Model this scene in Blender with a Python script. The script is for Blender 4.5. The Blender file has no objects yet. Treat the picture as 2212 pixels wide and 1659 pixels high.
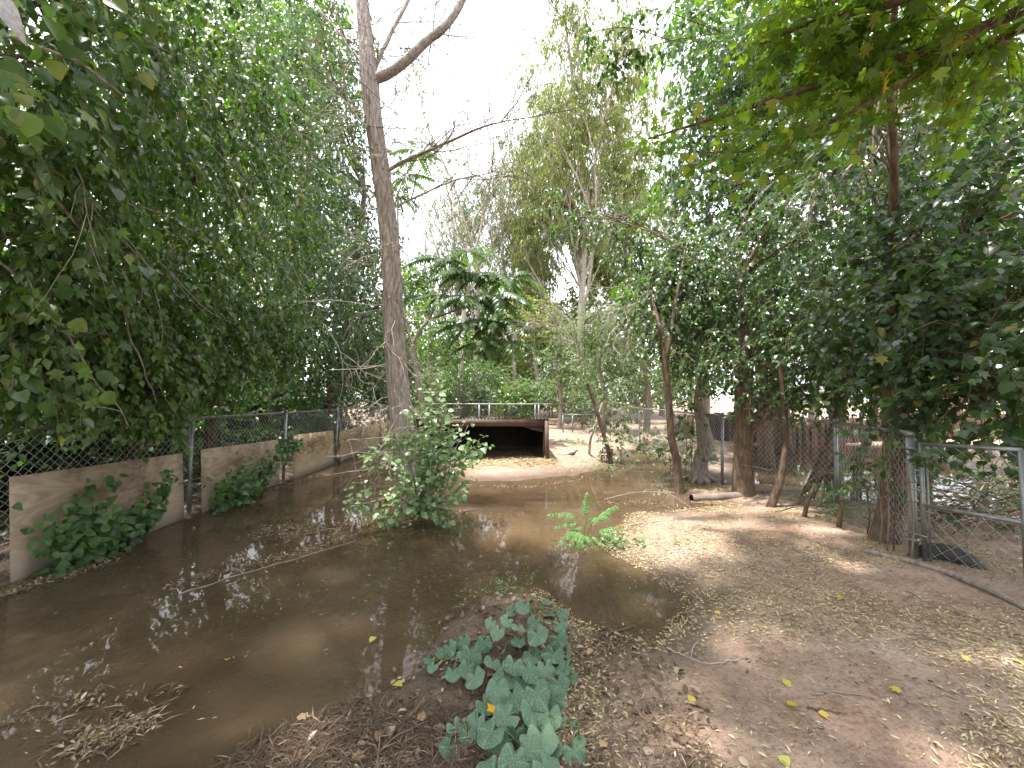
import bpy, math, random
import numpy as np
from mathutils import Vector, Matrix

# ------------------------------------------------------------------ camera, sky, sun, exposure
scene = bpy.context.scene
COL = scene.collection
CAM_H, PITCH = 1.46, math.radians(2.1)
cam = bpy.data.cameras.new('camera'); camo = bpy.data.objects.new('camera', cam); COL.objects.link(camo)
cam.sensor_width = 36.0; cam.lens = 36.0 * 385.0 / 1024.0; cam.clip_start = 0.05; cam.clip_end = 600.0
camo.location = (0, 0, CAM_H); camo.rotation_euler = (math.pi / 2 + PITCH, 0, 0)
scene.camera = camo

SUN = Vector((-0.21, -0.07, 0.97)).normalized()
EXPOSURE = 2.0
world = bpy.data.worlds.new('World'); scene.world = world; world.use_nodes = True
wn, wl = world.node_tree.nodes, world.node_tree.links
for n in list(wn): wn.remove(n)
w_out = wn.new('ShaderNodeOutputWorld'); w_bg = wn.new('ShaderNodeBackground'); w_bg.inputs['Strength'].default_value = 0.10
w_sky = wn.new('ShaderNodeTexSky'); w_sky.sky_type = 'NISHITA'; w_sky.sun_disc = False
w_sky.sun_elevation = math.asin(SUN.z); w_sky.sun_rotation = math.atan2(SUN.x, SUN.y) % (2 * math.pi)
w_sky.dust_density = 2.0
w_tc = wn.new('ShaderNodeTexCoord'); w_no = wn.new('ShaderNodeTexNoise')
w_no.inputs['Scale'].default_value = 3.2; w_no.inputs['Detail'].default_value = 6.0; w_no.inputs['Roughness'].default_value = 0.6
w_rm = wn.new('ShaderNodeMapRange'); w_rm.inputs[1].default_value = 0.30; w_rm.inputs[2].default_value = 0.58
w_rm.inputs[3].default_value = 0.42; w_rm.inputs[4].default_value = 1.0
w_mx = wn.new('ShaderNodeMix'); w_mx.data_type = 'RGBA'; w_mx.inputs[7].default_value = (9.0, 9.15, 9.7, 1)
wl.new(w_tc.outputs['Generated'], w_no.inputs['Vector']); wl.new(w_no.outputs['Fac'], w_rm.inputs[0])
wl.new(w_rm.outputs[0], w_mx.inputs[0]); wl.new(w_sky.outputs['Color'], w_mx.inputs[6])
wl.new(w_mx.outputs[2], w_bg.inputs['Color']); wl.new(w_bg.outputs[0], w_out.inputs['Surface'])

sl = bpy.data.lights.new('sun', 'SUN'); sl.energy = 3.2; sl.angle = math.radians(2.2); sl.color = (1.0, 0.95, 0.87)
so = bpy.data.objects.new('sun', sl); COL.objects.link(so); so.location = (-4, -2, 20)
so.rotation_euler = SUN.to_track_quat('Z', 'Y').to_euler()

vs = scene.view_settings
vs.view_transform = 'Standard'; vs.look = 'None'; vs.exposure = EXPOSURE; vs.gamma = 1.0; vs.use_curve_mapping = False
scene.render.engine = 'CYCLES'
cy = scene.cycles
cy.use_denoising = True; cy.max_bounces = 7; cy.diffuse_bounces = 4; cy.glossy_bounces = 3; cy.transmission_bounces = 5
cy.transparent_max_bounces = 8; cy.sample_clamp_indirect = 6.0; cy.caustics_reflective = False; cy.caustics_refractive = False

# ------------------------------------------------------------------ helpers
RNG = np.random.default_rng(11)
random.seed(5)
FPX = 832.0
_cp, _sp = math.cos(PITCH), math.sin(PITCH)

def ray(x, y):                      # pixel of the 2212 x 1659 view of the photograph -> direction
    dx, dy = (x - 1106.0) / FPX, (829.5 - y) / FPX
    return np.array((dx, _cp - dy * _sp, _sp + dy * _cp))
def at(x, y, Y):                    # point of that direction at depth Y
    d = ray(x, y); return np.array((0, 0, CAM_H)) + d * (Y / d[1])
def gnd(x, y, z=0.0):
    d = ray(x, y); return np.array((0, 0, CAM_H)) + d * ((z - CAM_H) / d[2])

def norm(a):
    return a / np.maximum(np.linalg.norm(a, axis=-1, keepdims=True), 1e-9)

def _hash(i):
    h = (i[..., 0].astype(np.int64) * 374761393 + i[..., 1].astype(np.int64) * 668265263 + i[..., 2].astype(np.int64) * 1274126177) & 0xffffffff
    h = ((h ^ (h >> 13)) * 1274126177) & 0xffffffff
    h = (h ^ (h >> 16)) & 0xffffffff
    return h / 4294967295.0
def vnoise(p):                      # value noise, -1..1
    p = np.asarray(p, float); i = np.floor(p); f = p - i; f = f * f * (3 - 2 * f); i = i.astype(np.int64)
    r = 0
    for a in (0, 1):
        for b in (0, 1):
            for c in (0, 1):
                w = (f[..., 0] if a else 1 - f[..., 0]) * (f[..., 1] if b else 1 - f[..., 1]) * (f[..., 2] if c else 1 - f[..., 2])
                r = r + w * _hash(i + np.array((a, b, c)))
    return r * 2 - 1
def fbm(p, o=4):
    r, a, t = 0, 1.0, 0
    p = np.asarray(p, float)
    for _ in range(o):
        r = r + a * vnoise(p); t += a; a *= .5; p = p * 2.03 + 7.1
    return r / t

class Geo:
    def __init__(s): s.V = []; s.T = []; s.Q = []; s.rt = []; s.rq = []; s.n = 0
    def add(s, V, tris=None, quads=None, rt=None, rq=None):
        V = np.asarray(V, float).reshape(-1, 3)
        if tris is not None and len(tris):
            tris = np.asarray(tris, np.int64); s.T.append(tris + s.n)
            s.rt.append(np.broadcast_to(np.asarray(RNG.random() if rt is None else rt, float), (len(tris),)))
        if quads is not None and len(quads):
            quads = np.asarray(quads, np.int64); s.Q.append(quads + s.n)
            s.rq.append(np.broadcast_to(np.asarray(RNG.random() if rq is None else rq, float), (len(quads),)))
        s.V.append(V); s.n += len(V)
    def tube(s, pts, rad, sides=6, cap=True):
        pts = np.asarray(pts, float); n = len(pts); rad = np.broadcast_to(np.asarray(rad, float), (n,))
        t = norm(np.gradient(pts, axis=0))
        u = np.cross(t[0], (0.31, 0.17, 0.93)); 
        if np.linalg.norm(u) < .05: u = np.cross(t[0], (1, 0, 0))
        u = u / np.linalg.norm(u); ang = np.arange(sides) * 2 * math.pi / sides
        V = np.zeros((n, sides, 3))
        for i in range(n):
            u = u - t[i] * np.dot(u, t[i]); u = u / max(np.linalg.norm(u), 1e-9); v = np.cross(t[i], u)
            V[i] = pts[i] + rad[i] * (np.cos(ang)[:, None] * u + np.sin(ang)[:, None] * v)
        i, j = np.meshgrid(np.arange(n - 1), np.arange(sides), indexing='ij'); j2 = (j + 1) % sides
        q = np.stack((i * sides + j, i * sides + j2, (i + 1) * sides + j2, (i + 1) * sides + j), -1).reshape(-1, 4)
        V = V.reshape(-1, 3); tr = None
        if cap:
            V = np.vstack((V, pts[:1], pts[-1:])); a, b = n * sides, n * sides + 1; k = np.arange(sides); k2 = (k + 1) % sides
            tr = np.vstack((np.stack((k2, k, np.full(sides, a)), -1), np.stack(((n - 1) * sides + k, (n - 1) * sides + k2, np.full(sides, b)), -1)))
        s.add(V, tr, q)
    def tubes(s, P, R, sides=3):    # many polylines of the same length at once: P[S,K,3], R[S,K]
        S, K, _ = P.shape
        if S == 0: return
        t = norm(np.gradient(P, axis=1)); u = np.cross(t, np.array((0.31, 0.22, 0.91))); u = norm(u + 1e-6); v = np.cross(t, u)
        ang = np.arange(sides) * 2 * math.pi / sides
        V = P[:, :, None, :] + R[:, :, None, None] * (np.cos(ang)[:, None] * u[:, :, None, :] + np.sin(ang)[:, None] * v[:, :, None, :])
        a, i, j = np.meshgrid(np.arange(S), np.arange(K - 1), np.arange(sides), indexing='ij'); j2 = (j + 1) % sides; b = a * K * sides
        q = np.stack((b + i * sides + j, b + i * sides + j2, b + (i + 1) * sides + j2, b + (i + 1) * sides + j), -1).reshape(-1, 4)
        s.add(V.reshape(-1, 3), None, q, rq=np.repeat(RNG.random(S), (K - 1) * sides))
    def box(s, c, h, M=None):       # centre, half sizes
        V = np.array([(x, y, z) for x in (-1, 1) for y in (-1, 1) for z in (-1, 1)], float) * np.asarray(h)
        if M is not None: V = V @ np.array(M).T
        s.add(V + np.asarray(c), None, [(0, 1, 3, 2), (4, 6, 7, 5), (0, 4, 5, 1), (2, 3, 7, 6), (0, 2, 6, 4), (1, 5, 7, 3)])
    def leaves(s, pos, d, nrm, size, tpl, rnd=None):
        TV, TT = tpl; pos = np.asarray(pos); n = len(pos)
        if n == 0: return
        d = norm(d); x = norm(np.cross(d, nrm) + 1e-7); z = np.cross(x, d); sz = np.broadcast_to(np.asarray(size, float), (n,))[:, None, None]
        V = pos[:, None, :] + sz * (TV[None, :, 0:1] * x[:, None] + TV[None, :, 1:2] * d[:, None] + TV[None, :, 2:3] * z[:, None])
        F = TT[None] + (np.arange(n) * len(TV))[:, None, None]
        if rnd is None: rnd = RNG.random(n)
        s.add(V.reshape(-1, 3), F.reshape(-1, 3), rt=np.repeat(rnd, len(TT)))
    def mesh(s, name, mat, origin=(0, 0, 0), smooth=False):
        me = bpy.data.meshes.new(name)
        V = np.vstack(s.V) - np.asarray(origin); T = np.vstack(s.T) if s.T else np.zeros((0, 3), np.int64); Q = np.vstack(s.Q) if s.Q else np.zeros((0, 4), np.int64)
        me.vertices.add(len(V)); me.vertices.foreach_set('co', V.astype(np.float32).ravel())
        li = np.concatenate((Q.ravel(), T.ravel())); me.loops.add(len(li)); me.loops.foreach_set('vertex_index', li.astype(np.int32))
        ls = np.concatenate((np.arange(len(Q)) * 4, len(Q) * 4 + np.arange(len(T)) * 3))
        me.polygons.add(len(ls)); me.polygons.foreach_set('loop_start', ls.astype(np.int32))
        if smooth: me.polygons.foreach_set('use_smooth', np.ones(len(ls), bool))
        me.update(calc_edges=True)
        r = np.concatenate([np.asarray(a) for a in s.rq + s.rt]) if (s.rq or s.rt) else np.zeros(0)
        at_ = me.attributes.new('rnd', 'FLOAT', 'FACE'); at_.data.foreach_set('value', r.astype(np.float32))
        if mat: me.materials.append(mat)
        return me
    def build(s, name, mat, parent=None, smooth=False, origin=None, kind=None, label=None):
        org = (0, 0, 0) if origin is None else origin
        if parent is not None: org = world_of(parent)
        o = bpy.data.objects.new(name, s.mesh(name, mat, org, smooth)); COL.objects.link(o)
        if parent is not None: o.parent = parent
        else: o.location = org
        if kind: o['kind'] = kind
        if label: o['label'] = label
        return o

def world_of(o):
    p = np.zeros(3)
    while o is not None: p = p + np.array(o.location); o = o.parent
    return p
def thing(name, label, cat, loc=(0, 0, 0), group=None):
    o = bpy.data.objects.new(name, None); COL.objects.link(o); o.location = tuple(float(c) for c in loc); o.empty_display_size = .1
    return tag(o, label, cat, group)
def tag(o, label, cat, group=None, kind=None):
    o['label'] = label
    if cat: o['category'] = cat
    if group: o['group'] = group
    if kind: o['kind'] = kind
    return o
def leaf_obj(name, mesh, parent, pos, d, nrm, size):
    d = Vector(d).normalized(); x = d.cross(Vector(nrm)); 
    if x.length < 1e-4: x = d.orthogonal()
    x.normalize(); z = x.cross(d)
    o = bpy.data.objects.new(name, mesh); COL.objects.link(o); o.parent = parent
    p = Vector(pos) - Vector(world_of(parent))
    M = Matrix((x, d, z)).transposed().to_4x4() @ Matrix.Scale(float(size), 4); M.translation = p
    o.matrix_basis = M
    return o
def curve_pts(pts, n):              # smooth resample (Catmull-Rom)
    p = np.asarray(pts, float)
    if len(p) == 2: return p[0] + (p[1] - p[0]) * np.linspace(0, 1, n)[:, None]
    q = np.vstack((2 * p[0] - p[1], p, 2 * p[-1] - p[-2])); m = len(p) - 1
    t = np.linspace(0, m - 1e-6, n); i = t.astype(int); f = (t - i)[:, None]
    a, b, c, d = q[i], q[i + 1], q[i + 2], q[i + 3]
    return .5 * (2 * b + (c - a) * f + (2 * a - 5 * b + 4 * c - d) * f ** 2 + (3 * b - a - 3 * c + d) * f ** 3)

# ------------------------------------------------------------------ materials
def newmat(name):
    m = bpy.data.materials.new(name); m.use_nodes = True; nt = m.node_tree
    for n in list(nt.nodes): nt.nodes.remove(n)
    return m, nt.nodes, nt.links
def N(nodes, t, **kw):
    n = nodes.new(t)
    for k, v in kw.items():
        if k.startswith('i_'):
            key = k[2:]; n.inputs[int(key) if key.isdigit() else key.replace('_', ' ')].default_value = v
        else: setattr(n, k, v)
    return n
def ramp(nodes, stops):
    r = nodes.new('ShaderNodeValToRGB'); e = r.color_ramp.elements
    e[0].position, e[0].color = stops[0][0], (*stops[0][1], 1); e[1].position, e[1].color = stops[-1][0], (*stops[-1][1], 1)
    for p, c in stops[1:-1]:
        x = e.new(p); x.color = (*c, 1)
    return r
def leafmat(name, stops, trans, tw=.42, rough=.42, obj=False, spec=.5):
    m, n, l = newmat(name)
    if obj: src = N(n, 'ShaderNodeObjectInfo').outputs['Random']
    else: src = N(n, 'ShaderNodeAttribute', attribute_name='rnd').outputs['Fac']
    r = ramp(n, stops); l.new(src, r.inputs[0])
    no = N(n, 'ShaderNodeTexNoise', i_Scale=30.0, i_Detail=2.0); tc = N(n, 'ShaderNodeTexCoord'); l.new(tc.outputs['Object'], no.inputs['Vector'])
    hs = N(n, 'ShaderNodeHueSaturation'); mr = N(n, 'ShaderNodeMapRange'); mr.inputs[3].default_value = .75; mr.inputs[4].default_value = 1.25
    l.new(no.outputs['Fac'], mr.inputs[0]); l.new(mr.outputs[0], hs.inputs['Value']); l.new(r.outputs[0], hs.inputs['Color'])
    p = N(n, 'ShaderNodeBsdfPrincipled', i_Roughness=rough); p.inputs['Specular IOR Level'].default_value = spec
    l.new(hs.outputs[0], p.inputs['Base Color'])
    t = N(n, 'ShaderNodeBsdfTranslucent'); mu = N(n, 'ShaderNodeMix', data_type='RGBA', blend_type='MULTIPLY'); mu.inputs[0].default_value = 1
    l.new(hs.outputs[0], mu.inputs[6]); mu.inputs[7].default_value = (*trans, 1); l.new(mu.outputs[2], t.inputs['Color'])
    mx = N(n, 'ShaderNodeMixShader', i_0=tw); o = N(n, 'ShaderNodeOutputMaterial')
    l.new(p.outputs[0], mx.inputs[1]); l.new(t.outputs[0], mx.inputs[2]); l.new(mx.outputs[0], o.inputs[0])
    return m
def surfmat(name, c1, c2, rough=.8, scale=8., stretch=(1, 1, 1), bump=.3, bscale=None, metal=0., detail=6., spec=.4, lo=.35, hi=.65, dist=.02, coord='Object', rvar=False):
    m, n, l = newmat(name)
    tc = N(n, 'ShaderNodeTexCoord'); mp = N(n, 'ShaderNodeMapping'); mp.inputs['Scale'].default_value = stretch
    if coord == 'World': l.new(N(n, 'ShaderNodeNewGeometry').outputs['Position'], mp.inputs['Vector'])
    else: l.new(tc.outputs[coord], mp.inputs['Vector'])
    no = N(n, 'ShaderNodeTexNoise', i_Scale=scale, i_Detail=detail, i_Roughness=.62); l.new(mp.outputs[0], no.inputs['Vector'])
    r = ramp(n, [(lo, c1), (hi, c2)]); l.new(no.outputs['Fac'], r.inputs[0])
    p = N(n, 'ShaderNodeBsdfPrincipled', i_Roughness=rough, i_Metallic=metal); p.inputs['Specular IOR Level'].default_value = spec
    col = r.outputs[0]
    if rvar:
        hs = N(n, 'ShaderNodeHueSaturation'); at_ = N(n, 'ShaderNodeAttribute', attribute_name='rnd'); mr = N(n, 'ShaderNodeMapRange'); mr.inputs[3].default_value = .6; mr.inputs[4].default_value = 1.4
        l.new(at_.outputs['Fac'], mr.inputs[0]); l.new(mr.outputs[0], hs.inputs['Value']); l.new(col, hs.inputs['Color']); col = hs.outputs[0]
    l.new(col, p.inputs['Base Color'])
    if bump:
        b = N(n, 'ShaderNodeBump', i_Strength=bump, i_Distance=dist); n2 = N(n, 'ShaderNodeTexNoise', i_Scale=bscale or scale * 3, i_Detail=5.0)
        l.new(mp.outputs[0], n2.inputs['Vector']); l.new(n2.outputs['Fac'], b.inputs['Height']); l.new(b.outputs[0], p.inputs['Normal'])
    o = N(n, 'ShaderNodeOutputMaterial'); l.new(p.outputs[0], o.inputs[0])
    return m

G_DARK = [(0, (.022, .046, .017)), (.45, (.038, .076, .026)), (.8, (.058, .108, .036)), (.97, (.085, .14, .05)), (1, (.2, .19, .06))]
G_MID = [(0, (.034, .068, .015)), (.5, (.061, .115, .023)), (.85, (.097, .16, .034)), (1, (.18, .2, .05))]
G_OLIVE = [(0, (.06, .105, .022)), (.5, (.1, .155, .03)), (.9, (.145, .195, .036)), (.98, (.22, .21, .04)), (1, (.26, .19, .035))]
G_SHRUB = [(0, (.14, .21, .1)), (.5, (.19, .275, .135)), (.85, (.235, .33, .175)), (1, (.31, .36, .17))]
G_EUC = [(0, (.11, .135, .05)), (.5, (.165, .195, .07)), (.85, (.21, .235, .085)), (1, (.26, .25, .1))]
G_GREY = [(0, (.065, .09, .055)), (.5, (.108, .14, .088)), (.85, (.15, .182, .115)), (1, (.22, .22, .135))]
M = {}
M['leaf_dark'] = leafmat('leaf_dark', G_DARK, (2.3, 2.9, 1.0), .34, .32, spec=.7)
M['leaf_mid'] = leafmat('leaf_mid', G_MID, (2.2, 2.7, .8), .36, .34, spec=.7)
M['leaf_near'] = leafmat('leaf_near', G_MID, (2.1, 2.6, .8), .36, .32, obj=True, spec=.7)
M['leaf_olive'] = leafmat('leaf_olive', G_OLIVE, (2.6, 2.8, .8), .6, .45)
M['leaf_olive_one'] = leafmat('leaf_olive_one', G_OLIVE, (2.6, 2.8, .8), .6, .45, obj=True)
M['leaf_shrub'] = leafmat('leaf_shrub', G_SHRUB, (1.4, 1.7, .8), .3, .34, spec=.6)
M['leaf_shrub_one'] = leafmat('leaf_shrub_one', G_SHRUB, (1.4, 1.7, .8), .3, .34, obj=True, spec=.6)
M['leaf_euc'] = leafmat('leaf_euc', G_EUC, (1.8, 2.0, .8), .45, .5)
M['leaf_grey'] = leafmat('leaf_grey', G_GREY, (1.8, 2.2, 1.0), .42, .42)
M['leaf_frond'] = leafmat('leaf_frond', [(0, (.04, .068, .03)), (.6, (.065, .105, .045)), (1, (.095, .14, .06))], (1.8, 2.4, .8), .35, .33, obj=True)
M['leaf_seedling'] = leafmat('leaf_seedling', [(0, (.1, .24, .07)), (1, (.16, .32, .1))], (1.4, 1.7, .7), .4, .45, obj=True)
M['leaf_ivy'] = leafmat('leaf_ivy', [(0, (.045, .09, .03)), (.5, (.07, .135, .045)), (1, (.11, .19, .06))], (1.6, 2.2, .8), .35, .36, obj=True)
M['leaf_ivy_mass'] = leafmat('leaf_ivy_mass', [(0, (.045, .09, .03)), (.5, (.07, .135, .045)), (1, (.11, .19, .06))], (1.6, 2.2, .8), .35, .36)
M['bark_main'] = surfmat('bark_main', (.21, .165, .15), (.5, .43, .4), .92, 7., (5, 5, .9), 1.0, 12., dist=.03, spec=.15)
M['bark_brown'] = surfmat('bark_brown', (.08, .055, .041), (.2, .143, .108), .9, 9., (3, 3, .8), .6, 20., dist=.02, spec=.2)
M['bark_grey'] = surfmat('bark_grey', (.16, .13, .11), (.34, .29, .25), .9, 10., (3, 3, .8), .5, 26., dist=.012, spec=.2)
M['bark_pale'] = surfmat('bark_pale', (.26, .22, .18), (.5, .44, .37), .9, 8., (2, 2, .7), .4, dist=.01, spec=.2)
M['twig'] = surfmat('twig', (.1, .075, .05), (.22, .17, .12), .9, 20., bump=0, rvar=True)
M['twig_pale'] = surfmat('twig_pale', (.22, .185, .155), (.42, .37, .32), .9, 20., bump=0, rvar=True)
M['stem_green'] = surfmat('stem_green', (.08, .13, .045), (.15, .2, .075), .6, 12., bump=0)
M['steel'] = surfmat('steel', (.2, .205, .21), (.36, .365, .37), .5, 9., bump=.08, metal=.75)
M['steel_far'] = surfmat('steel_far', (.17, .175, .185), (.28, .285, .3), .45, 9., bump=.05, metal=.5)
M['wire'] = surfmat('wire', (.3, .3, .3), (.48, .48, .47), .5, 30., bump=0, metal=.35)
M['iron'] = surfmat('iron', (.015, .015, .017), (.035, .035, .037), .5, 9., bump=.05)
M['brown_paint'] = surfmat('brown_paint', (.055, .035, .027), (.115, .073, .058), .62, 6., (1, 1, 1), .25, 40., dist=.006)
M['ply_shaded'] = surfmat('ply_shaded', (.018, .013, .01), (.035, .026, .02), .85, 6., (1, 1, 1), .2)  # shed interior: its shade is deepened by a near-black wall colour
M['roof_sheet'] = surfmat('roof_sheet', (.2, .17, .15), (.42, .41, .4), .55, 5., bump=.1, metal=.5)
M['tie'] = surfmat('tie', (.045, .03, .022), (.17, .115, .085), .95, 5., (6, 6, .6), .7, 14., dist=.03, spec=.15, rvar=True)
M['rubber'] = surfmat('rubber', (.02, .02, .02), (.075, .07, .065), .85, 14., bump=.3, dist=.006)
M['pipe'] = surfmat('pipe', (.1, .078, .062), (.22, .18, .15), .85, 5., bump=.3, dist=.01)
M['feather'] = surfmat('feather', (.006, .006, .009), (.018, .018, .026), .42, 40., bump=.2, dist=.002)
M['flower'] = surfmat('flower', (.75, .38, .02), (.9, .55, .05), .6, 20., bump=0)
M['straw'] = surfmat('straw', (.36, .27, .15), (.56, .44, .27), .8, 30., bump=0, rvar=True)
M['plastic'] = surfmat('plastic', (.3, .31, .35), (.55, .56, .6), .5, 6., bump=0)

def m_litter(name, stops):
    m, n, l = newmat(name); a = N(n, 'ShaderNodeAttribute', attribute_name='rnd'); r = ramp(n, stops); l.new(a.outputs['Fac'], r.inputs[0])
    r.color_ramp.interpolation = 'LINEAR'
    p = N(n, 'ShaderNodeBsdfPrincipled', i_Roughness=.75); p.inputs['Specular IOR Level'].default_value = .3; l.new(r.outputs[0], p.inputs['Base Color'])
    o = N(n, 'ShaderNodeOutputMaterial'); l.new(p.outputs[0], o.inputs[0]); return m
M['bits'] = m_litter('bits', [(0, (.12, .075, .045)), (.25, (.24, .16, .09)), (.5, (.42, .32, .17)), (.85, (.54, .45, .25)), (1, (.66, .58, .42))])
M['mush'] = m_litter('mush', [(0, (.035, .024, .018)), (.4, (.085, .056, .04)), (.72, (.17, .115, .078)), (.92, (.28, .2, .14)), (1, (.42, .33, .25))])
M['float'] = m_litter('float', [(0, (.1, .07, .05)), (.4, (.22, .16, .1)), (.8, (.38, .3, .2)), (1, (.56, .5, .4))])
M['fallen'] = leafmat('fallen', [(0, (.5, .36, .05)), (.5, (.6, .48, .08)), (1, (.5, .5, .12))], (1.2, 1.2, .5), .25, .5, obj=True)
M['fallen_brown'] = leafmat('fallen_brown', [(0, (.2, .11, .06)), (.5, (.36, .22, .13)), (1, (.5, .36, .23))], (1, 1, .8), .15, .6, obj=True)

def ground_material():
    m, n, l = newmat('dirt'); geo = N(n, 'ShaderNodeNewGeometry'); sx = N(n, 'ShaderNodeSeparateXYZ'); l.new(geo.outputs['Position'], sx.inputs[0])
    def noise(sc, det=5., ro=.6):
        t = N(n, 'ShaderNodeTexNoise', i_Scale=sc, i_Detail=det, i_Roughness=ro); l.new(geo.outputs['Position'], t.inputs['Vector']); return t.outputs['Fac']
    big, mid, fine = noise(.9), noise(5.), noise(46., 6., .7)
    dry = ramp(n, [(.3, (.27, .19, .147)), (.5, (.37, .275, .22)), (.72, (.46, .36, .3))]); l.new(mid, dry.inputs[0])
    tint = N(n, 'ShaderNodeMix', data_type='RGBA', blend_type='MULTIPLY'); tr = ramp(n, [(.35, (1.0, .86, .78)), (.65, (1.0, 1.0, 1.0))]); l.new(big, tr.inputs[0])
    tint.inputs[0].default_value = .8; l.new(dry.outputs[0], tint.inputs[6]); l.new(tr.outputs[0], tint.inputs[7])
    fr = ramp(n, [(.3, (.42, .40, .38)), (.5, (.95, .95, .95)), (.72, (1.25, 1.24, 1.2))]); l.new(fine, fr.inputs[0])
    t2 = N(n, 'ShaderNodeMix', data_type='RGBA', blend_type='MULTIPLY'); t2.inputs[0].default_value = .75; l.new(tint.outputs[2], t2.inputs[6]); l.new(fr.outputs[0], t2.inputs[7])
    # soil that lies low is soaked
    add = N(n, 'ShaderNodeMath', operation='MULTIPLY_ADD'); l.new(mid, add.inputs[0]); add.inputs[1].default_value = -.05; l.new(sx.outputs['Z'], add.inputs[2])
    wet = N(n, 'ShaderNodeMapRange'); l.new(add.outputs[0], wet.inputs[0]); wet.inputs[1].default_value = -.012; wet.inputs[2].default_value = .028; wet.inputs[3].default_value = 1.; wet.inputs[4].default_value = 0.
    wc = ramp(n, [(.3, (.1, .069, .05)), (.7, (.18, .128, .094))]); l.new(mid, wc.inputs[0])
    mx = N(n, 'ShaderNodeMix', data_type='RGBA'); l.new(wet.outputs[0], mx.inputs[0]); l.new(t2.outputs[2], mx.inputs[6]); l.new(wc.outputs[0], mx.inputs[7])
    rr = N(n, 'ShaderNodeMapRange'); l.new(wet.outputs[0], rr.inputs[0]); rr.inputs[3].default_value = .95; rr.inputs[4].default_value = .42
    p = N(n, 'ShaderNodeBsdfPrincipled'); p.inputs['Specular IOR Level'].default_value = .3; l.new(mx.outputs[2], p.inputs['Base Color']); l.new(rr.outputs[0], p.inputs['Roughness'])
    b = N(n, 'ShaderNodeBump', i_Strength=.9, i_Distance=.02); b2 = N(n, 'ShaderNodeBump', i_Strength=.9, i_Distance=.05)
    l.new(fine, b.inputs['Height']); l.new(noise(13., 4.), b2.inputs['Height']); l.new(b2.outputs[0], b.inputs['Normal']); l.new(b.outputs[0], p.inputs['Normal'])
    o = N(n, 'ShaderNodeOutputMaterial'); l.new(p.outputs[0], o.inputs[0]); return m
M['dirt'] = ground_material()

def water_material():
    m, n, l = newmat('muddy_water')
    geo = N(n, 'ShaderNodeNewGeometry'); mp = N(n, 'ShaderNodeMapping'); mp.inputs['Scale'].default_value = (1, .55, 1); l.new(geo.outputs['Position'], mp.inputs['Vector'])
    no = N(n, 'ShaderNodeTexNoise', i_Scale=9., i_Detail=3.); l.new(mp.outputs[0], no.inputs['Vector'])
    bp = N(n, 'ShaderNodeBump', i_Strength=.10, i_Distance=.006); l.new(no.outputs['Fac'], bp.inputs['Height'])
    tr = N(n, 'ShaderNodeBsdfTransparent'); tr.inputs[0].default_value = (.82, .72, .58, 1)
    n3 = N(n, 'ShaderNodeTexNoise', i_Scale=1.1, i_Detail=5.); l.new(geo.outputs['Position'], n3.inputs['Vector'])
    sr = ramp(n, [(.35, (.135, .097, .065)), (.65, (.19, .14, .094))]); l.new(n3.outputs['Fac'], sr.inputs[0])
    df = N(n, 'ShaderNodeBsdfDiffuse'); l.new(sr.outputs[0], df.inputs[0])
    mr = N(n, 'ShaderNodeMapRange'); l.new(n3.outputs['Fac'], mr.inputs[0]); mr.inputs[1].default_value = .3; mr.inputs[2].default_value = .7; mr.inputs[3].default_value = .24; mr.inputs[4].default_value = .44
    m1 = N(n, 'ShaderNodeMixShader'); l.new(mr.outputs[0], m1.inputs[0]); l.new(tr.outputs[0], m1.inputs[1]); l.new(df.outputs[0], m1.inputs[2])
    gl = N(n, 'ShaderNodeBsdfGlossy', i_Roughness=.02); l.new(bp.outputs[0], gl.inputs['Normal'])
    fr = N(n, 'ShaderNodeFresnel', i_IOR=1.333); l.new(bp.outputs[0], fr.inputs['Normal'])
    m2 = N(n, 'ShaderNodeMixShader'); l.new(fr.outputs[0], m2.inputs[0]); l.new(m1.outputs[0], m2.inputs[1]); l.new(gl.outputs[0], m2.inputs[2])
    o = N(n, 'ShaderNodeOutputMaterial'); l.new(m2.outputs[0], o.inputs[0]); return m
M['water'] = water_material()

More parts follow.
